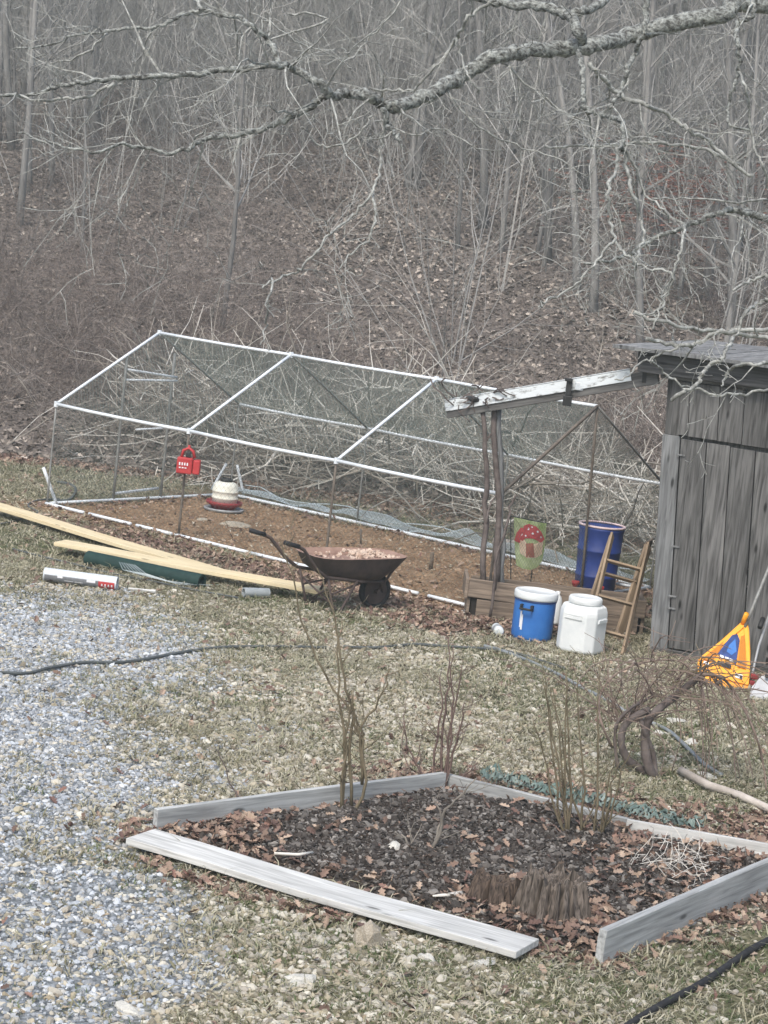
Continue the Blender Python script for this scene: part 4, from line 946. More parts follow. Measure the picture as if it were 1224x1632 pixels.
for sx, sy, sr in ((831, 852, 2.2), (842, 843, 2.2), (849, 850, 1.8), (857, 847, 1.8), (838, 854, 1.6), (862, 856, 1.6), (848, 840, 1.4)):
    fpoly([(sx+sr*math.cos(a), sy+sr*math.sin(a)) for a in (0, 1.05, 2.1, 3.14, 4.2, 5.2)], .009, 'print_white', 'printed_spot')

# ---------------------------------------------------------------- snow shovel and spade by the door
e = empty('snow_shovel', G(1160, 1098), 0, label='orange snow shovel leaning blade down against the shed door', cat='snow shovel')
def SD(py_): return 17.75+(1100-py_)*.0045
def spt(px_, py_, off=0): return rel(e, PY(px_, py_, SD(py_)-off))
def slab(cs, off, th, mat, name):
    m = MB(); n_ = len(cs); m.add([spt(*c, off) for c in cs]+[spt(*c, off-th) for c in cs], [tuple(range(n_)), tuple(reversed(range(n_, 2*n_)))]+[(i, n_+i, n_+(i+1) % n_, (i+1) % n_) for i in range(n_)])
    o = m.build(name, M[mat], e, bevel=.004 if th > .012 else 0); return o
blade = [(1183, 988), (1191, 988), (1194, 1005), (1196, 1040), (1195, 1070), (1192, 1118), (1170, 1112), (1145, 1097), (1120, 1083), (1112, 1072), (1112, 1052), (1120, 1045), (1150, 1022), (1172, 1004)]
slab(blade, .0, .02, 'orange', 'blade')
slab([(1184, 990), (1190, 990), (1194, 1010), (1196, 1060), (1190, 1060), (1187, 1015)], .018, .016, 'orange', 'raised_edge')
slab([(1183, 990), (1187, 998), (1150, 1030), (1118, 1054), (1113, 1050), (1150, 1020)], .018, .016, 'orange', 'raised_edge')
slab([(1113, 1056), (1150, 1070), (1194, 1082), (1193, 1092), (1150, 1081), (1114, 1068)], .022, .018, 'orange', 'fold')
slab([(1144, 1042), (1157, 1024), (1167, 1012), (1175, 1010), (1179, 1020), (1173, 1058)], 0.022, .004, 'darkblue_label', 'sticker')
slab([(1162, 1028), (1172, 1018), (1174, 1038), (1166, 1044), (1158, 1038)], 0.025, .003, 'blue', 'sticker_picture')
for j, (x0_, y0_) in enumerate(((1148, 1043), (1156, 1046), (1163, 1049))): slab([(x0_, y0_), (x0_+6, y0_+2.4), (x0_+5, y0_+6), (x0_-1, y0_+3.5)], 0.026, .003, 'print_white', 'lettering')
slab([(1144, 1052), (1166, 1060), (1164, 1066), (1142, 1058)], 0.022, .003, 'print_black', 'dark_strip')
for cs in ([(1119, 1050), (1154, 1021), (1148, 1036), (1134, 1053)], [(1181, 1014), (1187, 1012), (1189, 1066), (1175, 1062)]): slab(cs, .019, .003, 'orange_dark', 'recess_shade')  # flat dark slabs on the blade, painted shade instead of real hollows
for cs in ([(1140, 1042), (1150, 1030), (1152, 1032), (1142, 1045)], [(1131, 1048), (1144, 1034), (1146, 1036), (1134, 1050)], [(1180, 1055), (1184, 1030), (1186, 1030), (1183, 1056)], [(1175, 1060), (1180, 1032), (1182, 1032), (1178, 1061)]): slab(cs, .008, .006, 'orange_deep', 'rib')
for cs in ([(1122, 1053), (1130, 1055), (1129, 1060), (1121, 1057)], [(1172, 1072), (1184, 1076), (1183, 1083), (1171, 1079)]):
    slab(cs, .030, .004, 'print_white', 'badge')
slab([(1179, 1075.5), (1183.4, 1077), (1182.6, 1082), (1178.5, 1080.5)], 0.048, .003, 'print_black', 'badge_mark')
for x0_ in (1141, 1146): slab([(x0_, 1078), (x0_+2.5, 1079), (x0_+1.5, 1091), (x0_-1, 1090)], 0.042, .004, 'print_black', 'vent_mark')
m = MB(); m.tube([rel(e, v) for v in (PY(1187, 1000, SD(1000)-.01), PY(1205, 955, 18.25), PY(1228, 898, 18.45), PY(1262, 815, 18.5))], .014, 8); m.build('handle', M['galv_dark'], e, True)
m = MB(); m.tube([rel(e, v) for v in (PY(1183, 995, SD(995)), PY(1190, 978, 18.15))], .022, 8); m.build('socket', M['orange'], e, True)
e = empty('spade', G(1210, 1125), 0, label='spade with grey steel blade and dark handle at the right edge', cat='spade')
def SD(py_): return 17.35+(1130-py_)*.004
slab([(1213, 1078), (1224, 1074), (1240, 1080), (1238, 1105), (1228, 1124), (1212, 1130), (1200, 1124), (1194, 1112), (1198, 1095)], 0, .006, 'steel', 'blade')
m = MB(); m.tube([rel(e, v) for v in (PY(1222, 1078, 17.5), PY(1236, 1040, 17.9), PY(1262, 975, 18.3))], .016, 8); m.build('handle', M['tarblack'], e, True)
e = empty('long_handle_tool', G(1196, 1095), 0, label='dark handled tool standing between snow shovel and spade', cat='garden tool')
m = MB(); m.tube([rel(e, v) for v in (PY(1197, 1082, 17.9), PY(1209, 1030, 18.15), PY(1226, 980, 18.4))], .012, 8); m.build('handle', M['steel'], e, True)
m = MB(); m.tube([rel(e, v) for v in (PY(1211, 1000, 18.2), PY(1216, 986, 18.3))], .022, 8); m.build('grip', M['tarblack'], e, True)
m = MB(); m.box(rel(e, PY(1203, 1078, 17.85)), .07, .04, .05); m.box(rel(e, PY(1198, 1090, 17.85)), .05, .04, .06); m.build('head', M['darkred'], e, bevel=.012)
m = MB(); m.box(rel(e, PY(1194, 1098, 17.85)), .05, .05, .07); m.build('shoe', M['tarblack'], e, bevel=.01)

# ---------------------------------------------------------------- feeder, red can
c = G(356, 814); e = empty('poultry_feeder', c, 0, label='white domed poultry waterer on a dark red tray inside the run', cat='poultry feeder'); e.scale = (1.1, 1.1, 1.12)
m = MB(); m.lathe([(.19, 0), (.21, .01), (.215, .03), (.20, .035), (.19, .02)], 24); m.build('foot_ring', M['steel'], e, True)
m = MB(); m.lathe([(.12, .02), (.14, .05), (.19, .075), (.195, .105), (.185, .105), (.175, .085), (.13, .08)], 28); m.build('tray', M['darkred'], e, True)
m = MB(); m.lathe([(.133, .085), (.137, .13), (.142, .135), (.142, .145), (.137, .15), (.138, .20), (.143, .205), (.143, .215), (.137, .22), (.133, .26), (.11, .295), (.07, .31)], 28); m.build('dome', M['offwhite'], e, True)
m = MB(); m.lathe([(.065, .30), (.068, .34), (.05, .345), (.04, .345)], 16); m.tube([(-.04, 0, .34), (-.04, 0, .37), (.04, 0, .37), (.04, 0, .34)], .008, 6); m.build('cap', M['tarblack'], e, True)
Pj = run(bay, -.03, 0); yj = Pj.y-.06
c = PY(300, 742, yj); e = empty('red_feeder', PY(300, 757, yj), 0, label='bright red plastic can with handle hung on a run post', cat='can')
cw = Vector(rel(e, c)); m = MB(); m.box(cw+Vector((-.035, 0, .0)), .165, .13, .17); m.box(cw+Vector((.09, 0, -.005)), .075, .12, .15); m.build('body', M['red'], e, bevel=.012)
m = MB(); t_ = rel(e, PY(300, 729, yj)); m.tube([t_+Vector((-.07, 0, .0)), t_+Vector((-.055, 0, .07)), t_+Vector((.0, 0, .10)), t_+Vector((.045, 0, .07)), t_+Vector((.07, 0, .0))], .016, 8); m.tube([t_+Vector((0, 0, .09)), t_+Vector((.0, 0, .13))], .012, 8); m.build('handle', M['red'], e, True)
m = MB(); m.box(t_+Vector((.0, 0, .03)), .05, .05, .06); m.build('valve', M['tarblack'], e, bevel=.01)
m = MB()
for k in range(4): m.box(cw+Vector((-.085+.027*k, -.068, .02)), .014, .004, .03)
for k in range(3): m.box(cw+Vector((-.08+.03*k, -.068, -.02)), .02, .004, .012)
m.build('lettering', M['print_white'], e)
m = MB(); m.tube([G(686, 908, 0), PY(689, 880, G(686, 908).y)], .022, 7); tag(m.build('wooden_stub', M['planter'], smooth=True), 'short wooden stub standing in the soil near the wheelbarrow', 'stub')
m = MB(); m.tube([G(575, 868, .0), PY(575, 843, G(575, 868).y)], .012, 6); tag(m.build('metal_stake', M['brown_pipe'], smooth=True), 'short dark stake at the rear bottom pipe of the run', 'stake')

# ---------------------------------------------------------------- wheelbarrow
wc = G(594, 969); th = .62; e = empty('wheelbarrow', wc, 0, label='rusty dark steel wheelbarrow with long handles holding pale rubble', cat='wheelbarrow')
ax = Vector((math.cos(th), math.sin(th), 0)); pn = Vector((math.sin(th), -math.cos(th), 0))   # pn = near side
def wb(a, s, z): return ax*a+pn*s+Vector((0, 0, z))       # a forward (wheel at 0), s towards camera
WR = .165
m = MB(); N_ = 26; b0_ = len(m.v); prof = [(WR-.035, -.026), (WR-.008, -.034), (WR, -.014), (WR, .014), (WR-.008, .034), (WR-.035, .026)]
for k in range(N_):
    a_ = 6.2832*k/N_
    for r, s in prof: m.v.append(tuple(wb(r*math.cos(a_), s, WR+r*math.sin(a_))))
for k in range(N_):
    for j in range(6): a0 = k*6+j; a1 = k*6+(j+1) % 6; a2 = ((k+1) % N_)*6+(j+1) % 6; a3 = ((k+1) % N_)*6+j; m.f.append((a0, a1, a2, a3)); m.m.append(0)
wh = m.build('wheel', M['rubber'], e, True)
m = MB(); m.tube([wb(0, -.02, WR), wb(0, .02, WR)], WR-.04, 20); m.tube([wb(0, -.07, WR), wb(0, .07, WR)], .022, 10); m.build('rim', M['barrow'], wh, False)
def tray(a, s, z): return wb(a, s, z)
# tray rings: rim, mid, bottom   (rear = -, front = +)
def ring(a0, a1, w0, w1, z0, z1, n=28, e_=4.):
    out = []
    for k in range(n):
        t = 6.2832*k/n; ct, st_ = math.cos(t), math.sin(t); f_ = (abs(ct)**e_+abs(st_)**e_)**(-1/e_); ux, uy = ct*f_, st_*f_
        u01 = (ux+1)/2; a = a0+(a1-a0)*u01; w = w0+(w1-w0)*u01; out.append(wb(a, uy*w/2, z0+(z1-z0)*u01))
    return out
rings = [ring(-.80, .22, .62, .50, .50, .505), ring(-.81, .23, .64, .52, .512, .52), ring(-.80, .22, .62, .50, .518, .525), ring(-.74, .12, .54, .43, .40, .40), ring(-.58, -.02, .42, .34, .315, .31)]
def tray_mesh(rs, name, mat, flip=False, closeb=True):
    m = MB(); n_ = len(rs[0]); vs = [v for r in rs for v in r]; fs = [(i*n_+k, i*n_+(k+1) % n_, (i+1)*n_+(k+1) % n_, (i+1)*n_+k) for i in range(len(rs)-1) for k in range(n_)]
    if closeb: fs.append(tuple((len(rs)-1)*n_+k for k in range(n_)))
    m.add(vs, fs); return m.build(name, M[mat], e, True)
tray_mesh([rings[1], rings[0], ring(-.745, .125, .55, .44, .40, .40), ring(-.585, -.015, .43, .35, .305, .30)], 'tray', 'barrow')
tray_mesh([rings[1], ring(-.79, .21, .60, .48, .518, .525), ring(-.73, .11, .53, .42, .41, .41), ring(-.58, -.02, .42, .34, .32, .32)], 'tray_lining', 'barrow_in')
m = MB(); rg = ring(-.73, .12, .53, .44, .455, .46); n_ = len(rg); m.add(rg+[wb(-.3, 0, .49)], [(k, (k+1) % n_, n_) for k in range(n_)]); m.build('soil_load', M['barrow_in'], e, True)
rnd = random.Random(12); m = MB()
for i in range(150):
    a = rnd.uniform(-.66, .12) if rnd.random() < .3 else rnd.uniform(-.34, .13); s = rnd.uniform(-.2, .2); q = rockmb(i % 9, .5); sc_ = rnd.uniform(.012, .034); rt = Matrix.Rotation(rnd.uniform(0, 6.28), 3, 'Z')
    m.add([rt @ Vector(v)*sc_+wb(a, s, .475+rnd.uniform(0, .025)+.02*(a > -.3)) for v in q.v], q.f)
o = m.build('rubble', simple('pale_rubble_solid', (.34, .22, .16), (.66, .55, .45), 6, .9, .2), e); o['kind'] = 'stuff'
for s in (-1, 1):
    m = MB(); P_ = [wb(.06, s*.05, WR), wb(.0, s*.10, .27), wb(-.3, s*.19, .29), wb(-.72, s*.245, .34), wb(-.85, s*.26, .42), wb(-1.02, s*.285, .60), wb(-1.10, s*.29, .635)]
    pts = []
    for i in range(len(P_)-1):
        for k in range(3): pts.append(P_[i].lerp(P_[i+1], k/3))
    pts.append(P_[-1]); m.tube(pts, .016, 8); h = m.build('handle', M['barrow'], e, True)
    m = MB(); m.tube([wb(-1.08, s*.29, .628), wb(-1.24, s*.295, .668)], .021, 8); m.build('grip', M['rubber'], h, True)
    m = MB(); m.tube([wb(-.70, s*.24, .34), wb(-.60, s*.23, .02), wb(-.56, s*.23, .0), wb(-.52, s*.23, .02), wb(-.36, s*.21, .30)], .013, 6); m.tube([wb(-.66, s*.235, .18), wb(-.2, s*.15, .29)], .010, 6); m.build('leg', M['barrow'], e, True)
    m = MB(); m.tube([wb(.0, s*.05, WR), wb(.14, s*.10, .42)], .012, 6); m.build('fork', M['barrow'], e, True)
m = MB(); m.tube([wb(-.56, -.23, .05), wb(-.58, .23, .12)], .010, 6); m.tube([wb(-.66, -.235, .25), wb(-.56, .23, .04)], .010, 6); m.tube([wb(-.66, .235, .25), wb(-.56, -.23, .04)], .010, 6); m.build('cross_brace', M['barrow'], e, True)

# ---------------------------------------------------------------- stump, rocks
sc0 = G(868, 1478); e = empty('tree_stump', sc0, 0, label='rotting grooved tree stump at the front of the garden bed', cat='stump')
def stumpmesh(cx, cy, r, H, seed, n=64, tilt=0):
    rnd = random.Random(seed); m = MB(); vs = []; rad = [1+.12*math.sin(k*2*math.pi/n*5+seed)+rnd.uniform(-.06, .07)-(.2 if k % 6 == 0 or rnd.random() < .1 else 0) for k in range(n)]; top = [H*(1+.22*mnoise.noise(Vector((math.cos(k*6.2832/n)*2.2, math.sin(k*6.2832/n)*2.2, seed)))*2.6+rnd.uniform(-.22, .05)) for k in range(n)]
    for z, f in ((-.03, 1.5), (.04, 1.28), (.35, 1.05), (.7, .93), (1., .82)):
        for k in range(n): a = 6.2832*k/n; vs.append((cx+r*f*rad[k]*math.cos(a), cy+r*f*rad[k]*math.sin(a), top[k]*z if z > 0 else -.04))
    for f, zz in ((.72, .93), (.4, .78)):
        for k in range(n): a = 6.2832*k/n; vs.append((cx+r*f*rad[k]*math.cos(a), cy+r*f*rad[k]*math.sin(a), H*zz*(1+rnd.uniform(-.1, .1))))
    vs.append((cx, cy, H*.72)); fs = [(i*n+k, i*n+(k+1) % n, (i+1)*n+(k+1) % n, (i+1)*n+k) for i in range(6) for k in range(n)]+[(6*n+k, 6*n+(k+1) % n, 7*n) for k in range(n)]
    m.add(vs, fs); return m
stumpmesh(.03, .12, .185, .25, 3).build('trunk_base', M['stump'], e)
stumpmesh(-.27, .20, .145, .18, 8, 44).build('rotten_lobe', M['stump_dark'], e)
def rock(px_, py_, s, seed, mat, label, fl=.6, z=0):
    m = rockmb(seed, fl, 2, .38); o = m.build('rock', M[mat], smooth=False); g_ = G(px_, py_); g_ = G(px_, py_, float(hgt(g_.x, g_.y))); o.location = g_+Vector((0, 0, z)); o.scale = (s, s*.8, s); o.rotation_euler = (0, 0, seed*1.3); tag(o, label, 'rock')
rock(586, 1506, .075, 3, 'rock', 'upright tan rock on the grass in front of the long plank', 1.1, .03)
rock(480, 1566, .068, 5, 'rockpale', 'pale rock near the bottom, below left of the upright tan rock')
rock(773, 1538, .08, 8, 'rockpale', 'flat pale rock just below the right end of the long plank', .35)
rock(680, 1528, .045, 9, 'rockpale', 'small pale rock between the upright tan rock and the plank end')
rock(565, 1560, .05, 12, 'rock', 'low tan stone right of the pale rock near the bottom', .4)
rock(207, 1612, .07, 14, 'rockpale', 'long white stone at the bottom left', .35)
rock(408, 1483, .05, 15, 'rock', 'flat tan stone on the gravel edge left of centre bottom', .35)
rock(742, 1600, .06, 16, 'rock', 'flat brownish stone at the bottom right of centre', .35)
rock(628, 1350, .06, 18, 'rockpale', 'white angular rock lying on the dark mulch')
rock(318, 1322, .045, 19, 'rockpale', 'pale stone among the leaves in the left corner of the bed')
rock(730, 1416, .03, 20, 'rock', 'small orange tan stone on the mulch left of the stump')
rock(378, 838, .14, 22, 'rock', 'flat tan stone on the bare soil inside the run', .25)
rock(322, 829, .08, 23, 'rock', 'small stone on the bare soil left of the flat one in the run', .35)
rock(195, 860, .13, 24, 'rock', 'flat stone lying beside the fresh pine boards', .2)
rock(735, 978, .07, 25, 'rockpale', 'pale stone in the leaves at the left foot of the planter', .5)
rock(760, 992, .06, 26, 'rock', 'tan stone just left of the clear bottle', .5)
for px_, py_ in ((1078, 1150), (1050, 1170), (1100, 1185), (1130, 1240)): rock(px_, py_, .08, int(px_) % 31, 'rockpale', {1078: 'largest pale stone seen through the twisted vine', 1050: 'pale stone low under the trunk of the twisted vine', 1100: 'pale stone right of the grey hose behind the vine', 1130: 'pale stone beside the long log under the vine'}[px_], .35)
m = MB(); m.tube([G(437, 1360, .08), G(475, 1362, .085), G(498, 1359, .075)], .009, 6); tag(m.build('bleached_stick', M['stick_pale'], smooth=True), 'thin bleached stick lying on the mulch', 'stick')
m = MB(); m.tube([G(690, 1428, .08), G(735, 1424, .08)], [.006, .016], 6); tag(m.build('bleached_stick', M['stick_pale'], smooth=True), 'short white stick just left of the stump', 'stick')
# logs
m = MB(); m.tube([G(1085, 1228, .05), G(1130, 1252, .05), G(1180, 1268, .05), G(1250, 1300, .05)], [.030, .030, .028, .026], 8); tag(m.build('fallen_log', M['log'], smooth=True), 'pale log lying right of the vine behind the bed', 'log')
p = run(5.6, RW+.9); m = MB(); a, c = PY(795, 800, 23.9), PY(898, 832, 23.6); a.z = .12; c.z = .1; m.tube([a, a.lerp(c, .5)+Vector((0, 0, .03)), c], [.06, .05, .035], 8); tag(m.build('fallen_log', M['log'], smooth=True), 'grey fallen log behind the rear netting near the poles', 'log')
# ---------------------------------------------------------------- green net strip behind the bed
rnd = random.Random(3); e = empty('green_netting', G(950, 1265), 0, label='crumpled strip of faded green netting behind the bed', cat='netting')
nu, nv = 170, 14; A0, A1 = G(772, 1236), G(1128, 1322); B0, B1 = G(765, 1252), G(1095, 1332)
vs = []
for i in range(nu):
    for j in range(nv):
        t, s = i/(nu-1), j/(nv-1); p = A0.lerp(A1, t).lerp(B0.lerp(B1, t), s); q = Vector((p.x*17, p.y*17, 3)); 
        vs.append(rel(e, p+Vector((mnoise.noise(q)*.05, mnoise.noise(q+Vector((9, 9, 9)))*.05, .035+.08*abs(mnoise.noise(q*.6))+.05*mnoise.noise(q*2)))))
m = MB()
for i in range(nu-1):
    for j in range(nv-1):
        if rnd.random() < .52: m.add([vs[i*nv+j], vs[(i+1)*nv+j], vs[(i+1)*nv+j+1], vs[i*nv+j+1]], [(0, 1, 2, 3)])
o = m.build('net_folds', M['greennet'], e); o['kind'] = 'stuff'

# ---------------------------------------------------------------- bare shrubs in the bed (stems traced to where they stand)
def stem_plant(name, label, base, stems, mat, r0, ntw=4, seed=0, tl=.25, cat='shrub', parts=True):
    b_ = G(*base); e = empty(name, b_, 0, label=label, cat=cat); rnd = random.Random(seed)
    for st_ in stems:
        pts = []; n_ = len(st_); off = rnd.uniform(-.12, .12)
        for i, (px_, py_) in enumerate(st_):
            v = PY(px_, py_, b_.y+off*i/max(1, n_-1)) if i else PY(px_, py_, b_.y); pts.append(v)
        fine = []
        for i in range(n_-1):
            for k in range(3): fine.append(pts[i].lerp(pts[i+1], k/3)+Vector((rnd.gauss(0, .006), rnd.gauss(0, .006), 0))*(1 if i+k else 0))
        fine.append(pts[-1]); N_ = len(fine); m = MB(); rs = [r0*(1-.72*i/(N_-1)) for i in range(N_)]
        m.tube([rel(e, v) for v in fine], rs, 6)
        for t in range(ntw):
            i = rnd.randrange(N_//4, N_-1); d = (fine[i+1]-fine[i]).normalized(); o_ = d.orthogonal(); o_.rotate(Matrix.Rotation(rnd.uniform(0, 6.28), 3, d))
            grow(m, rel(e, fine[i]), d*.8+o_*.6, tl*rnd.uniform(.4, 1.3), rs[i]*.55, 1, rnd, (0, 2), (4, 3), .12, .06, .7, .0016)
        m.build('stem', M[mat], e, True)
    return e
stem_plant('bare_shrub', 'tallest bare shrub in the bed, reaching up to the wheelbarrow', (560, 1300), [
 [(543, 1300), (548, 1220), (555, 1150), (560, 1100)], [(562, 1298), (578, 1270), (582, 1230), (575, 1180), (560, 1140), (535, 1100), (505, 1050), (482, 990), (470, 930), (455, 885), (445, 860)],
 [(560, 1285), (557, 1200), (562, 1140), (548, 1080), (540, 1020), (532, 975), (515, 930), (505, 905)], [(577, 1250), (578, 1190), (575, 1160), (600, 1130), (615, 1090), (622, 1065)],
 [(583, 1240), (570, 1170), (563, 1100)], [(545, 1296), (552, 1190), (540, 1110), (538, 1040), (545, 985)]], 'green_twig', .011, 6, 1, .22)
stem_plant('bare_shrub', 'upright bundle of bare brown stems at the back corner of the bed', (703, 1262), [
 [(700, 1262), (705, 1180), (712, 1110), (716, 1060), (715, 1015)], [(706, 1262), (716, 1180), (728, 1110), (736, 1060)], [(696, 1262), (690, 1200), (705, 1130), (700, 1080)],
 [(710, 1260), (712, 1180), (722, 1130), (718, 1080), (722, 1030)], [(690, 1265), (670, 1230), (650, 1190), (645, 1150)], [(708, 1262), (722, 1200), (735, 1150), (740, 1120)], [(715, 1262), (740, 1235), (762, 1215)]], 'redstem', .010, 6, 2, .2)
stem_plant('bare_shrub', 'low forked shrub in the middle of the mulch', (690, 1365), [
 [(683, 1368), (700, 1330), (712, 1290), (725, 1275), (760, 1240)], [(665, 1362), (650, 1345), (640, 1330)], [(688, 1366), (695, 1330), (705, 1300), (690, 1270)]], 'stick', .013, 3, 3, .2)
rndp = random.Random(31); fans = []
for i in range(14):
    bx = 925+rndp.uniform(-28, 28); tx = rndp.uniform(845, 1015); ty = rndp.uniform(1030, 1150) if tx < 960 else rndp.uniform(1180, 1280)
    mx = bx+(tx-bx)*.35; my = 1335-(1335-ty)*.45; fans.append([(bx, 1340), (mx+rndp.uniform(-6, 6), my+40), (bx+(tx-bx)*.7, (my+ty)/2), (tx, ty)])
stem_plant('bare_shrub', 'spreading bare shrub of many thin stems behind the stump', (925, 1340), fans, 'green_twig', .009, 4, 4, .2)
stem_plant('bare_shrub', 'tiny dark seedling at the left corner of the bed', (378, 1285), [[(384, 1285), (370, 1250), (355, 1215), (345, 1195)], [(382, 1285), (376, 1262), (362, 1250)]], 'vine', .007, 1, 5, .12)
stem_plant('bare_shrub', 'thin weedy shoots outside the back left board', (660, 1245), [[(660, 1245), (640, 1190), (645, 1140), (650, 1110)], [(664, 1245), (672, 1215), (668, 1180)]], 'vine_twig', .005, 2, 6, .15)

# dry stalks and straw wisps in bed
m = MB(); rnd = random.Random(8)
for i in range(90):
    c = G(rnd.gauss(1085, 30), rnd.gauss(1375, 16), .075); m.tube(wig(c, (rnd.gauss(0, 1), rnd.gauss(0, 1), .5), rnd.uniform(.08, .22), 3, .4, rnd, -.1), .0022, 3)
o = m.build('dry_straw', M['stick_pale']); tag(o, 'pale wisps of dead straw in the right side of the bed', 'straw', kind='stuff')
# ---------------------------------------------------------------- twisted vine
vb = G(1010, 1235); e = empty('twisted_vine', vb, 0, label='gnarled twisted vine arching over the grass before the shed', cat='vine')
Yv = vb.y
def vt(pix, r0, r1, mat='vine', name='stem', jit=.03, seed=0, n=7):
    rnd = random.Random(seed); P = [PY(px_, py_, Yv+rnd.gauss(0, jit)+ (0.25 if py_ < 1120 else 0)) for px_, py_ in pix]; pts = []
    for i in range(len(P)-1):
        p0 = P[max(i-1, 0)]; p1 = P[i]; p2 = P[i+1]; p3 = P[min(i+2, len(P)-1)]
        for k in range(4): t = k/4; pts.append(.5*((2*p1)+(-p0+p2)*t+(2*p0-5*p1+4*p2-p3)*t*t+(-p0+3*p1-3*p2+p3)*t**3))
    pts.append(P[-1]); m = MB(); N_ = len(pts); m.tube([rel(e, v) for v in pts], [r0+(r1-r0)*i/(N_-1)+.002*math.sin(i*2.1) for i in range(N_)], n); m.build(name, M[mat], e, True); return pts
vt([(1060, 1262), (1020, 1225), (1000, 1210), (990, 1180), (1000, 1150), (1035, 1130)], .030, .024, name='trunk', seed=1)
vt([(1050, 1250), (1035, 1225), (1028, 1190), (1032, 1150), (1050, 1130), (1075, 1110), (1100, 1090), (1118, 1075)], .036, .024, name='trunk', seed=2)
vt([(1045, 1240), (1040, 1200), (1025, 1160), (1020, 1135)], .022, .015, name='trunk', seed=3)
vt([(985, 1225), (980, 1180), (985, 1150), (1010, 1125), (1040, 1110)], .014, .010, seed=4)
vt([(1118, 1075), (1150, 1080), (1175, 1110), (1200, 1160), (1215, 1210), (1222, 1260)], .012, .006, seed=5, mat='vine_twig')
vt([(975, 1190), (958, 1150), (955, 1115), (970, 1085), (1005, 1062), (1050, 1052), (1085, 1055), (1105, 1075)], .009, .005, seed=6, mat='vine_twig')
for j in range(16):
    r3 = random.Random(900+j); tx_ = r3.uniform(1120, 1240); ty_ = r3.uniform(1180, 1290); x0_ = r3.uniform(1060, 1130); pk = r3.uniform(1050, 1090)
    vt([(x0_, 1085+r3.uniform(-5, 15)), (x0_+(tx_-x0_)*.3, pk), (x0_+(tx_-x0_)*.65, pk+(ty_-pk)*.25), (x0_+(tx_-x0_)*.9, pk+(ty_-pk)*.65), (tx_, ty_)], .006, .002, name='shoot', seed=40+j, mat='vine_twig', jit=.08, n=4)
for j, (a, b_, c_) in enumerate((((1035, 1150), (1060, 1190), (1050, 1240)), ((1075, 1110), (1085, 1170), (1070, 1230)), ((1100, 1100), (1105, 1180), (1122, 1255)), ((1125, 1090), (1135, 1170), (1120, 1245)), ((1000, 1150), (1040, 1110), (1095, 1120)), ((1005, 1148), (990, 1090), (985, 1050)), ((1000, 1145), (1022, 1090), (1030, 1055)), ((1002, 1148), (970, 1110), (950, 1095)), ((1000, 1150), (1030, 1085), (1040, 1062)))):
    vt([a, b_, c_], .006, .003, name='shoot', seed=70+j, mat='vine_twig', jit=.05, n=4)
rnd = random.Random(17)
for i in range(48):
    # arching shoots from crown of the vine, drooping outward
    cx = rnd.choice([rnd.gauss(1000, 16), rnd.gauss(1050, 35), rnd.gauss(1092, 24)]); cy = 1150 if cx < 1015 else rnd.gauss(1085, 18); el = rnd.uniform(.1, 1.3); az = rnd.uniform(0, 6.28)
    if cx < 1015: az = rnd.uniform(0, 6.28); el = rnd.uniform(.5, 1.4)
    p = PY(cx, cy, Yv+rnd.gauss(.1, .12)); L = rnd.uniform(.3, 1.0); m = MB()
    d = Vector((math.cos(az)*math.cos(el)+(.45 if cx > 1060 else 0), math.sin(az)*math.cos(el)*.7, math.sin(el)*.7))
    pts = wig(p, d, L, 7, .13, rnd, -.16 if cx > 1015 else -.03); pts = [v if v.z > .01 else Vector((v.x, v.y, .01)) for v in pts]
    m.tube([rel(e, v) for v in pts], [.0055*(1-.75*k/7)+.0008 for k in range(8)], 4)
    for t in range(3):
        q = pts[rnd.randrange(2, 7)]; m.tube([rel(e, v) for v in wig(q, (rnd.gauss(0, 1), rnd.gauss(0, 1), rnd.gauss(-.1, .6)), rnd.uniform(.08, .3), 3, .2, rnd, -.08)], .0022, 3)
    m.build('shoot', M['vine_twig'] if rnd.random() < .75 else M['green_twig'], e)
m = MB()
for i in range(60):
    p = PY(rnd.gauss(1050, 30), rnd.gauss(1080, 14), Yv+rnd.gauss(.25, .12)); m.tube([rel(e, v) for v in wig(p, (rnd.gauss(.3, 1), rnd.gauss(0, .6), rnd.gauss(-.2, .35)), rnd.uniform(.1, .4), 4, .35, rnd, -.05)], .0028, 3)
o = m.build('matted_twigs', M['vine_twig'], e); o['kind'] = 'stuff'

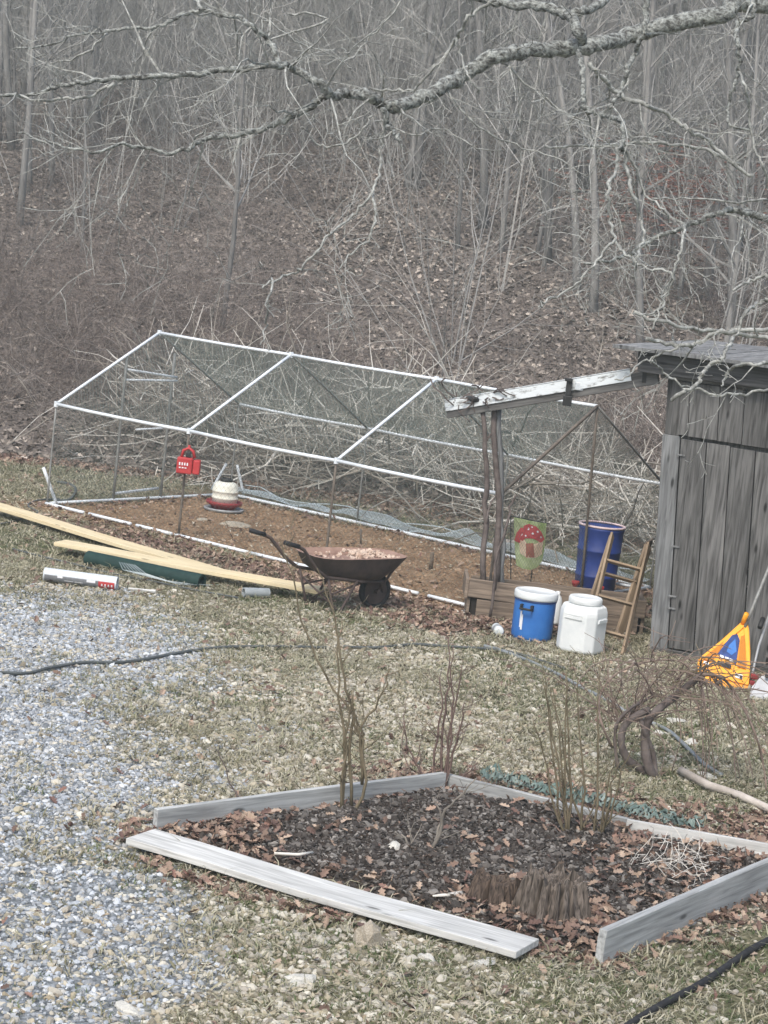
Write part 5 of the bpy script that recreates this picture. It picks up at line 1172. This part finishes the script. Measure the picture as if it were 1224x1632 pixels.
# ---------------------------------------------------------------- overhanging lichen covered tree (trunk stands out of frame at the right)
tx, ty = 4.3, 9.3
e = empty('lichen_tree', (tx, ty, 0), 0, label='lichen covered tree whose long crooked limbs reach in across the top', cat='tree')
m = MB(); m.tube([(0, 0, -.2), (.02, 0, .5), (0, .03, 2), (.05, 0, 4), (-.05, .05, 5.5), (.0, 0, 7.5), (.2, .1, 9.5)], [.34, .27, .24, .22, .19, .15, .10], 14); m.build('trunk', M['lichen'], e, True)
rnd = random.Random(77)
def limb(pix, w0, w1, Y0, Y1, name='limb', tw=0, tl=.4, pre=None, seed=0, nch=(0, 3, 2), hang=.0, mat='lichen', tmat='lichen_twig', n=9):
    """pix traced; w in photo pixels at that distance"""
    rnd = random.Random(seed+500); P = []; N0 = len(pix)
    for i, (px_, py_) in enumerate(pix):
        t = i/(N0-1); P.append(PY(px_, py_, Y0+(Y1-Y0)*t+rnd.gauss(0, .04)*(0 < i < N0-1)))
    if pre: P = [Vector(p_) for p_ in pre]+P
    pts = []
    for i in range(len(P)-1):
        p0 = P[max(i-1, 0)]; p1 = P[i]; p2 = P[i+1]; p3 = P[min(i+2, len(P)-1)]
        for k in range(5): t = k/5; pts.append(.5*((2*p1)+(-p0+p2)*t+(2*p0-5*p1+4*p2-p3)*t*t+(-p0+3*p1-3*p2+p3)*t**3)+Vector((rnd.gauss(0, 1), rnd.gauss(0, 1), rnd.gauss(0, 1)))*.004)
    pts.append(P[-1]); N_ = len(pts); s = (Y0+Y1)/2/FPX
    rs = [(w0+(w1-w0)*i/(N_-1))/2*s*(1+.035*math.sin(i*1.1+seed)+rnd.uniform(-.05, .05)) for i in range(N_)]
    mat = tmat if w0 < 9 else mat
    m = MB(); m.tube([rel(e, v) for v in pts], rs, n if w0 > 8 else 6); o = m.build(name, M[mat], e, True)
    if tw:
        m = MB()
        for t in range(tw):
            i = rnd.randrange(2, N_-1); d = (pts[i+1]-pts[i-1]).normalized(); o_ = d.orthogonal(); o_.rotate(Matrix.Rotation(rnd.uniform(0, 6.28), 3, d))
            dd = (d*.7+o_*.8+Vector((0, 0, rnd.uniform(-.35, .25)))).normalized()
            grow(m, rel(e, pts[i]), dd, tl*rnd.uniform(.3, 1.2), min(.005, rs[i]*.5), 0, rnd, nch[1:], (4, 3, 3), .19, -.01-hang, .8, .0012)
        m.build('twigs', M[tmat], o)['kind'] = 'stuff'
    return pts
Z5 = (tx-.05, ty, 4.75)
limb([(1224, 8), (1150, 22), (1060, 42), (1000, 58), (945, 72), (900, 78), (840, 82), (790, 88), (745, 115), (700, 142), (655, 163), (625, 172)], 32, 20, 8.6, 7.6, tw=7, tl=.35, pre=[Z5, (3.2, 9.1, 4.65), (2.3, 8.85, 4.5)], seed=1, n=12)
limb([(625, 172), (605, 165), (585, 152), (555, 150), (528, 150), (505, 130), (470, 112), (430, 104), (380, 110), (300, 118), (240, 124), (180, 125), (110, 133), (60, 147), (0, 152), (-60, 160)], 18, 4, 7.6, 7.2, tw=18, tl=.5, seed=2, n=10)
limb([(520, 150), (500, 168), (470, 185), (430, 200), (390, 212), (350, 217), (320, 225), (295, 240), (260, 243), (210, 232), (150, 240), (90, 232), (30, 212)], 12, 3, 7.55, 7.2, tw=12, tl=.45, seed=3)
limb([(445, 104), (435, 78), (425, 60), (400, 42), (370, 26), (320, 18), (285, 26), (245, 44), (200, 46), (170, 50), (120, 58), (70, 72), (20, 78)], 10, 3, 7.4, 7.7, tw=12, tl=.45, seed=4)
limb([(320, 18), (314, -5), (300, -40)], 6, 5, 7.5, 7.6, seed=5)
limb([(170, 50), (150, 75), (120, 92), (80, 100)], 5, 2.5, 7.6, 7.6, seed=6, tw=3, tl=.3)
limb([(180, 133), (140, 155), (100, 158), (55, 160), (20, 152), (-30, 158)], 6, 3, 7.3, 7.3, seed=7, tw=3, tl=.3)
limb([(460, 20), (520, 30), (430, 62), (420, 30), (470, 65), (520, 85), (560, 110)], 4, 2, 7.8, 7.9, seed=8, tw=0)
limb([(930, 70), (922, 48), (905, 24), (875, 12), (840, 8), (790, 4), (740, -10)], 17, 14, 8.1, 8.3, tw=3, seed=9)
limb([(908, 26), (930, 16), (955, 8), (975, -12)], 14, 12, 8.2, 8.4, seed=10)
limb([(1030, -20), (1030, 20), (1024, 55), (1010, 85), (1000, 110), (995, 135), (982, 155), (970, 172)], 10, 6, 7.4, 7.3, tw=4, tl=.4, seed=11, hang=.06)
limb([(790, 0), (760, 18), (740, 35), (728, 60), (712, 85), (690, 110), (660, 140), (625, 145), (590, 140)], 6, 4, 7.2, 7.4, tw=4, tl=.35, seed=12)
limb([(728, 60), (735, 90), (745, 120), (758, 135), (765, 148)], 4, 2.5, 7.3, 7.3, seed=13, tw=1)
limb([(610, 175), (618, 200), (632, 215), (642, 235)], 11, 4, 7.5, 7.4, tw=2, tl=.2, seed=14)
limb([(612, 180), (608, 230), (605, 280), (590, 310), (560, 345), (525, 375), (490, 415), (470, 435), (440, 445), (418, 460)], 5, 3, 7.5, 7.1, tw=5, tl=.3, seed=15, hang=.05)
limb([(595, 308), (597, 340), (590, 375), (560, 405), (540, 430)], 4.5, 2.5, 7.4, 7.2, tw=2, tl=.25, seed=16)
limb([(432, 445), (428, 480), (424, 520), (415, 550)], 4, 2, 7.1, 7.0, seed=17, tw=2, tl=.2)
limb([(592, 185), (575, 210), (550, 228), (515, 233), (495, 215), (480, 203)], 4, 2.5, 7.5, 7.4, seed=18)
limb([(925, 80), (928, 110), (930, 150), (935, 175), (960, 183), (985, 188), (995, 205), (993, 240)], 9, 7, 7.9, 7.5, tw=5, tl=.4, seed=19, hang=.03)
limb([(993, 225), (985, 240), (980, 270), (970, 310), (972, 345), (980, 378), (995, 402), (1015, 418)], 7, 4, 7.5, 7.2, tw=4, tl=.35, seed=20, hang=.06)
limb([(993, 240), (1000, 270), (1010, 310), (1022, 350), (1025, 385), (1015, 410), (1010, 430)], 7, 4, 7.5, 7.3, tw=4, tl=.35, seed=21, hang=.06)
limb([(995, 235), (1015, 270), (1030, 310), (1055, 330), (1070, 355)], 5, 3, 7.5, 7.5, tw=3, tl=.3, seed=22, hang=.05)
limb([(980, 380), (955, 410), (930, 440), (900, 465), (870, 478), (858, 490)], 5, 2.5, 7.3, 7.1, tw=3, tl=.25, seed=23)
limb([(1015, 420), (1040, 430), (1072, 438), (1060, 475), (1040, 500), (1010, 500)], 4, 2.5, 7.2, 7.1, tw=2, tl=.25, seed=24)
limb([(1090, 360), (1087, 390), (1075, 430), (1062, 465), (1050, 500), (1040, 525)], 5, 3, 7.3, 7.1, tw=2, tl=.25, seed=25)
limb([(940, 102), (955, 120), (975, 138), (1000, 158), (1030, 170), (1050, 175), (1080, 195), (1100, 208), (1130, 225), (1160, 255), (1200, 280)], 8, 6, 8.2, 8.4, tw=8, tl=.5, seed=26)
limb([(1205, 0), (1198, 25), (1175, 38), (1176, 70), (1178, 115), (1165, 140), (1162, 170), (1165, 200), (1195, 208)], 9, 4, 7.6, 7.5, tw=4, tl=.3, seed=27, hang=.04)
limb([(1178, 115), (1187, 140), (1192, 175), (1200, 235), (1215, 260), (1222, 300)], 5, 4, 7.5, 7.5, tw=3, tl=.3, seed=28, hang=.04)
limb([(1224, 350), (1195, 342), (1165, 332), (1150, 340), (1110, 350), (1075, 368), (1045, 378), (1010, 400), (985, 412), (960, 418), (930, 420)], 14, 3.5, 8.0, 7.5, tw=10, tl=.4, seed=29, pre=[(tx-.1, ty, 3.4), (3.0, 8.8, 3.55), (2.2, 8.3, 3.5)])
limb([(870, 235), (920, 232), (980, 230), (1040, 228), (1110, 235), (1180, 262)], 4, 6, 8.4, 8.6, tw=7, tl=.5, seed=30)
limb([(1224, 318), (1165, 320), (1100, 318), (1040, 316)], 4, 2.5, 7.9, 7.8, tw=3, tl=.3, seed=31)
limb([(1224, 440), (1195, 448), (1168, 463)], 6, 4, 7.3, 7.2, seed=32)
limb([(1224, 480), (1205, 485), (1185, 500), (1175, 530), (1158, 550)], 6, 4, 7.4, 7.2, seed=33, tw=2, tl=.2)
limb([(1240, 545), (1200, 535), (1150, 528), (1110, 545), (1085, 550), (1050, 545), (1030, 540)], 7, 7, 7.4, 7.2, tw=4, tl=.25, seed=34)
limb([(1224, 525), (1170, 528), (1120, 526), (1050, 512), (1010, 498)], 8, 5, 7.5, 7.3, tw=4, tl=.3, seed=35)
limb([(1168, 540), (1160, 555), (1150, 572), (1130, 580), (1120, 595), (1115, 608), (1095, 622), (1070, 638)], 6, 6.5, 7.1, 6.9, tw=1, tl=.15, seed=36)
limb([(1240, 575), (1200, 580), (1165, 586), (1155, 605), (1150, 615)], 7, 3, 7.2, 7.1, tw=2, tl=.2, seed=37)
limb([(1240, 610), (1200, 625), (1150, 630), (1110, 620), (1080, 610), (1060, 595), (1040, 575)], 5, 3, 7.2, 7.0, tw=3, tl=.2, seed=38)
limb([(1085, 550), (1040, 570), (1015, 580), (1000, 600), (980, 605)], 4, 2.5, 7.2, 7.1, tw=1, tl=.15, seed=39)
limb([(700, 130), (760, 200), (820, 230), (880, 250), (940, 285)], 4, 2, 7.8, 7.9, tw=7, tl=.5, seed=40)
limb([(640, 0), (590, 60), (560, 90), (545, 70)], 3.5, 2, 7.8, 7.8, tw=4, tl=.5, seed=41)
limb([(790, 90), (850, 140), (900, 180), (940, 195)], 4, 3, 8, 8, tw=5, tl=.5, seed=42)
limb([(600, 190), (660, 215), (700, 205), (760, 235), (800, 240)], 3, 2, 8.2, 8.2, tw=5, tl=.5, seed=43)
# ---------------------------------------------------------------- air
if HAZE:
    m = MB(); m.box((0, 70, 29), 300, 200, 66); hm = bpy.data.materials.new('haze'); hm.use_nodes = True; n = hm.node_tree.nodes; l = hm.node_tree.links
    n.remove(n['Principled BSDF']); pv = n.new('ShaderNodeVolumePrincipled'); pv.inputs['Color'].default_value = (.91, 1, .95, 1); pv.inputs['Density'].default_value = HAZE
    pv.inputs['Anisotropy'].default_value = .2
    l.new(pv.outputs[0], n['Material Output'].inputs['Volume']); o = m.build('haze', hm); o['kind'] = 'stuff'
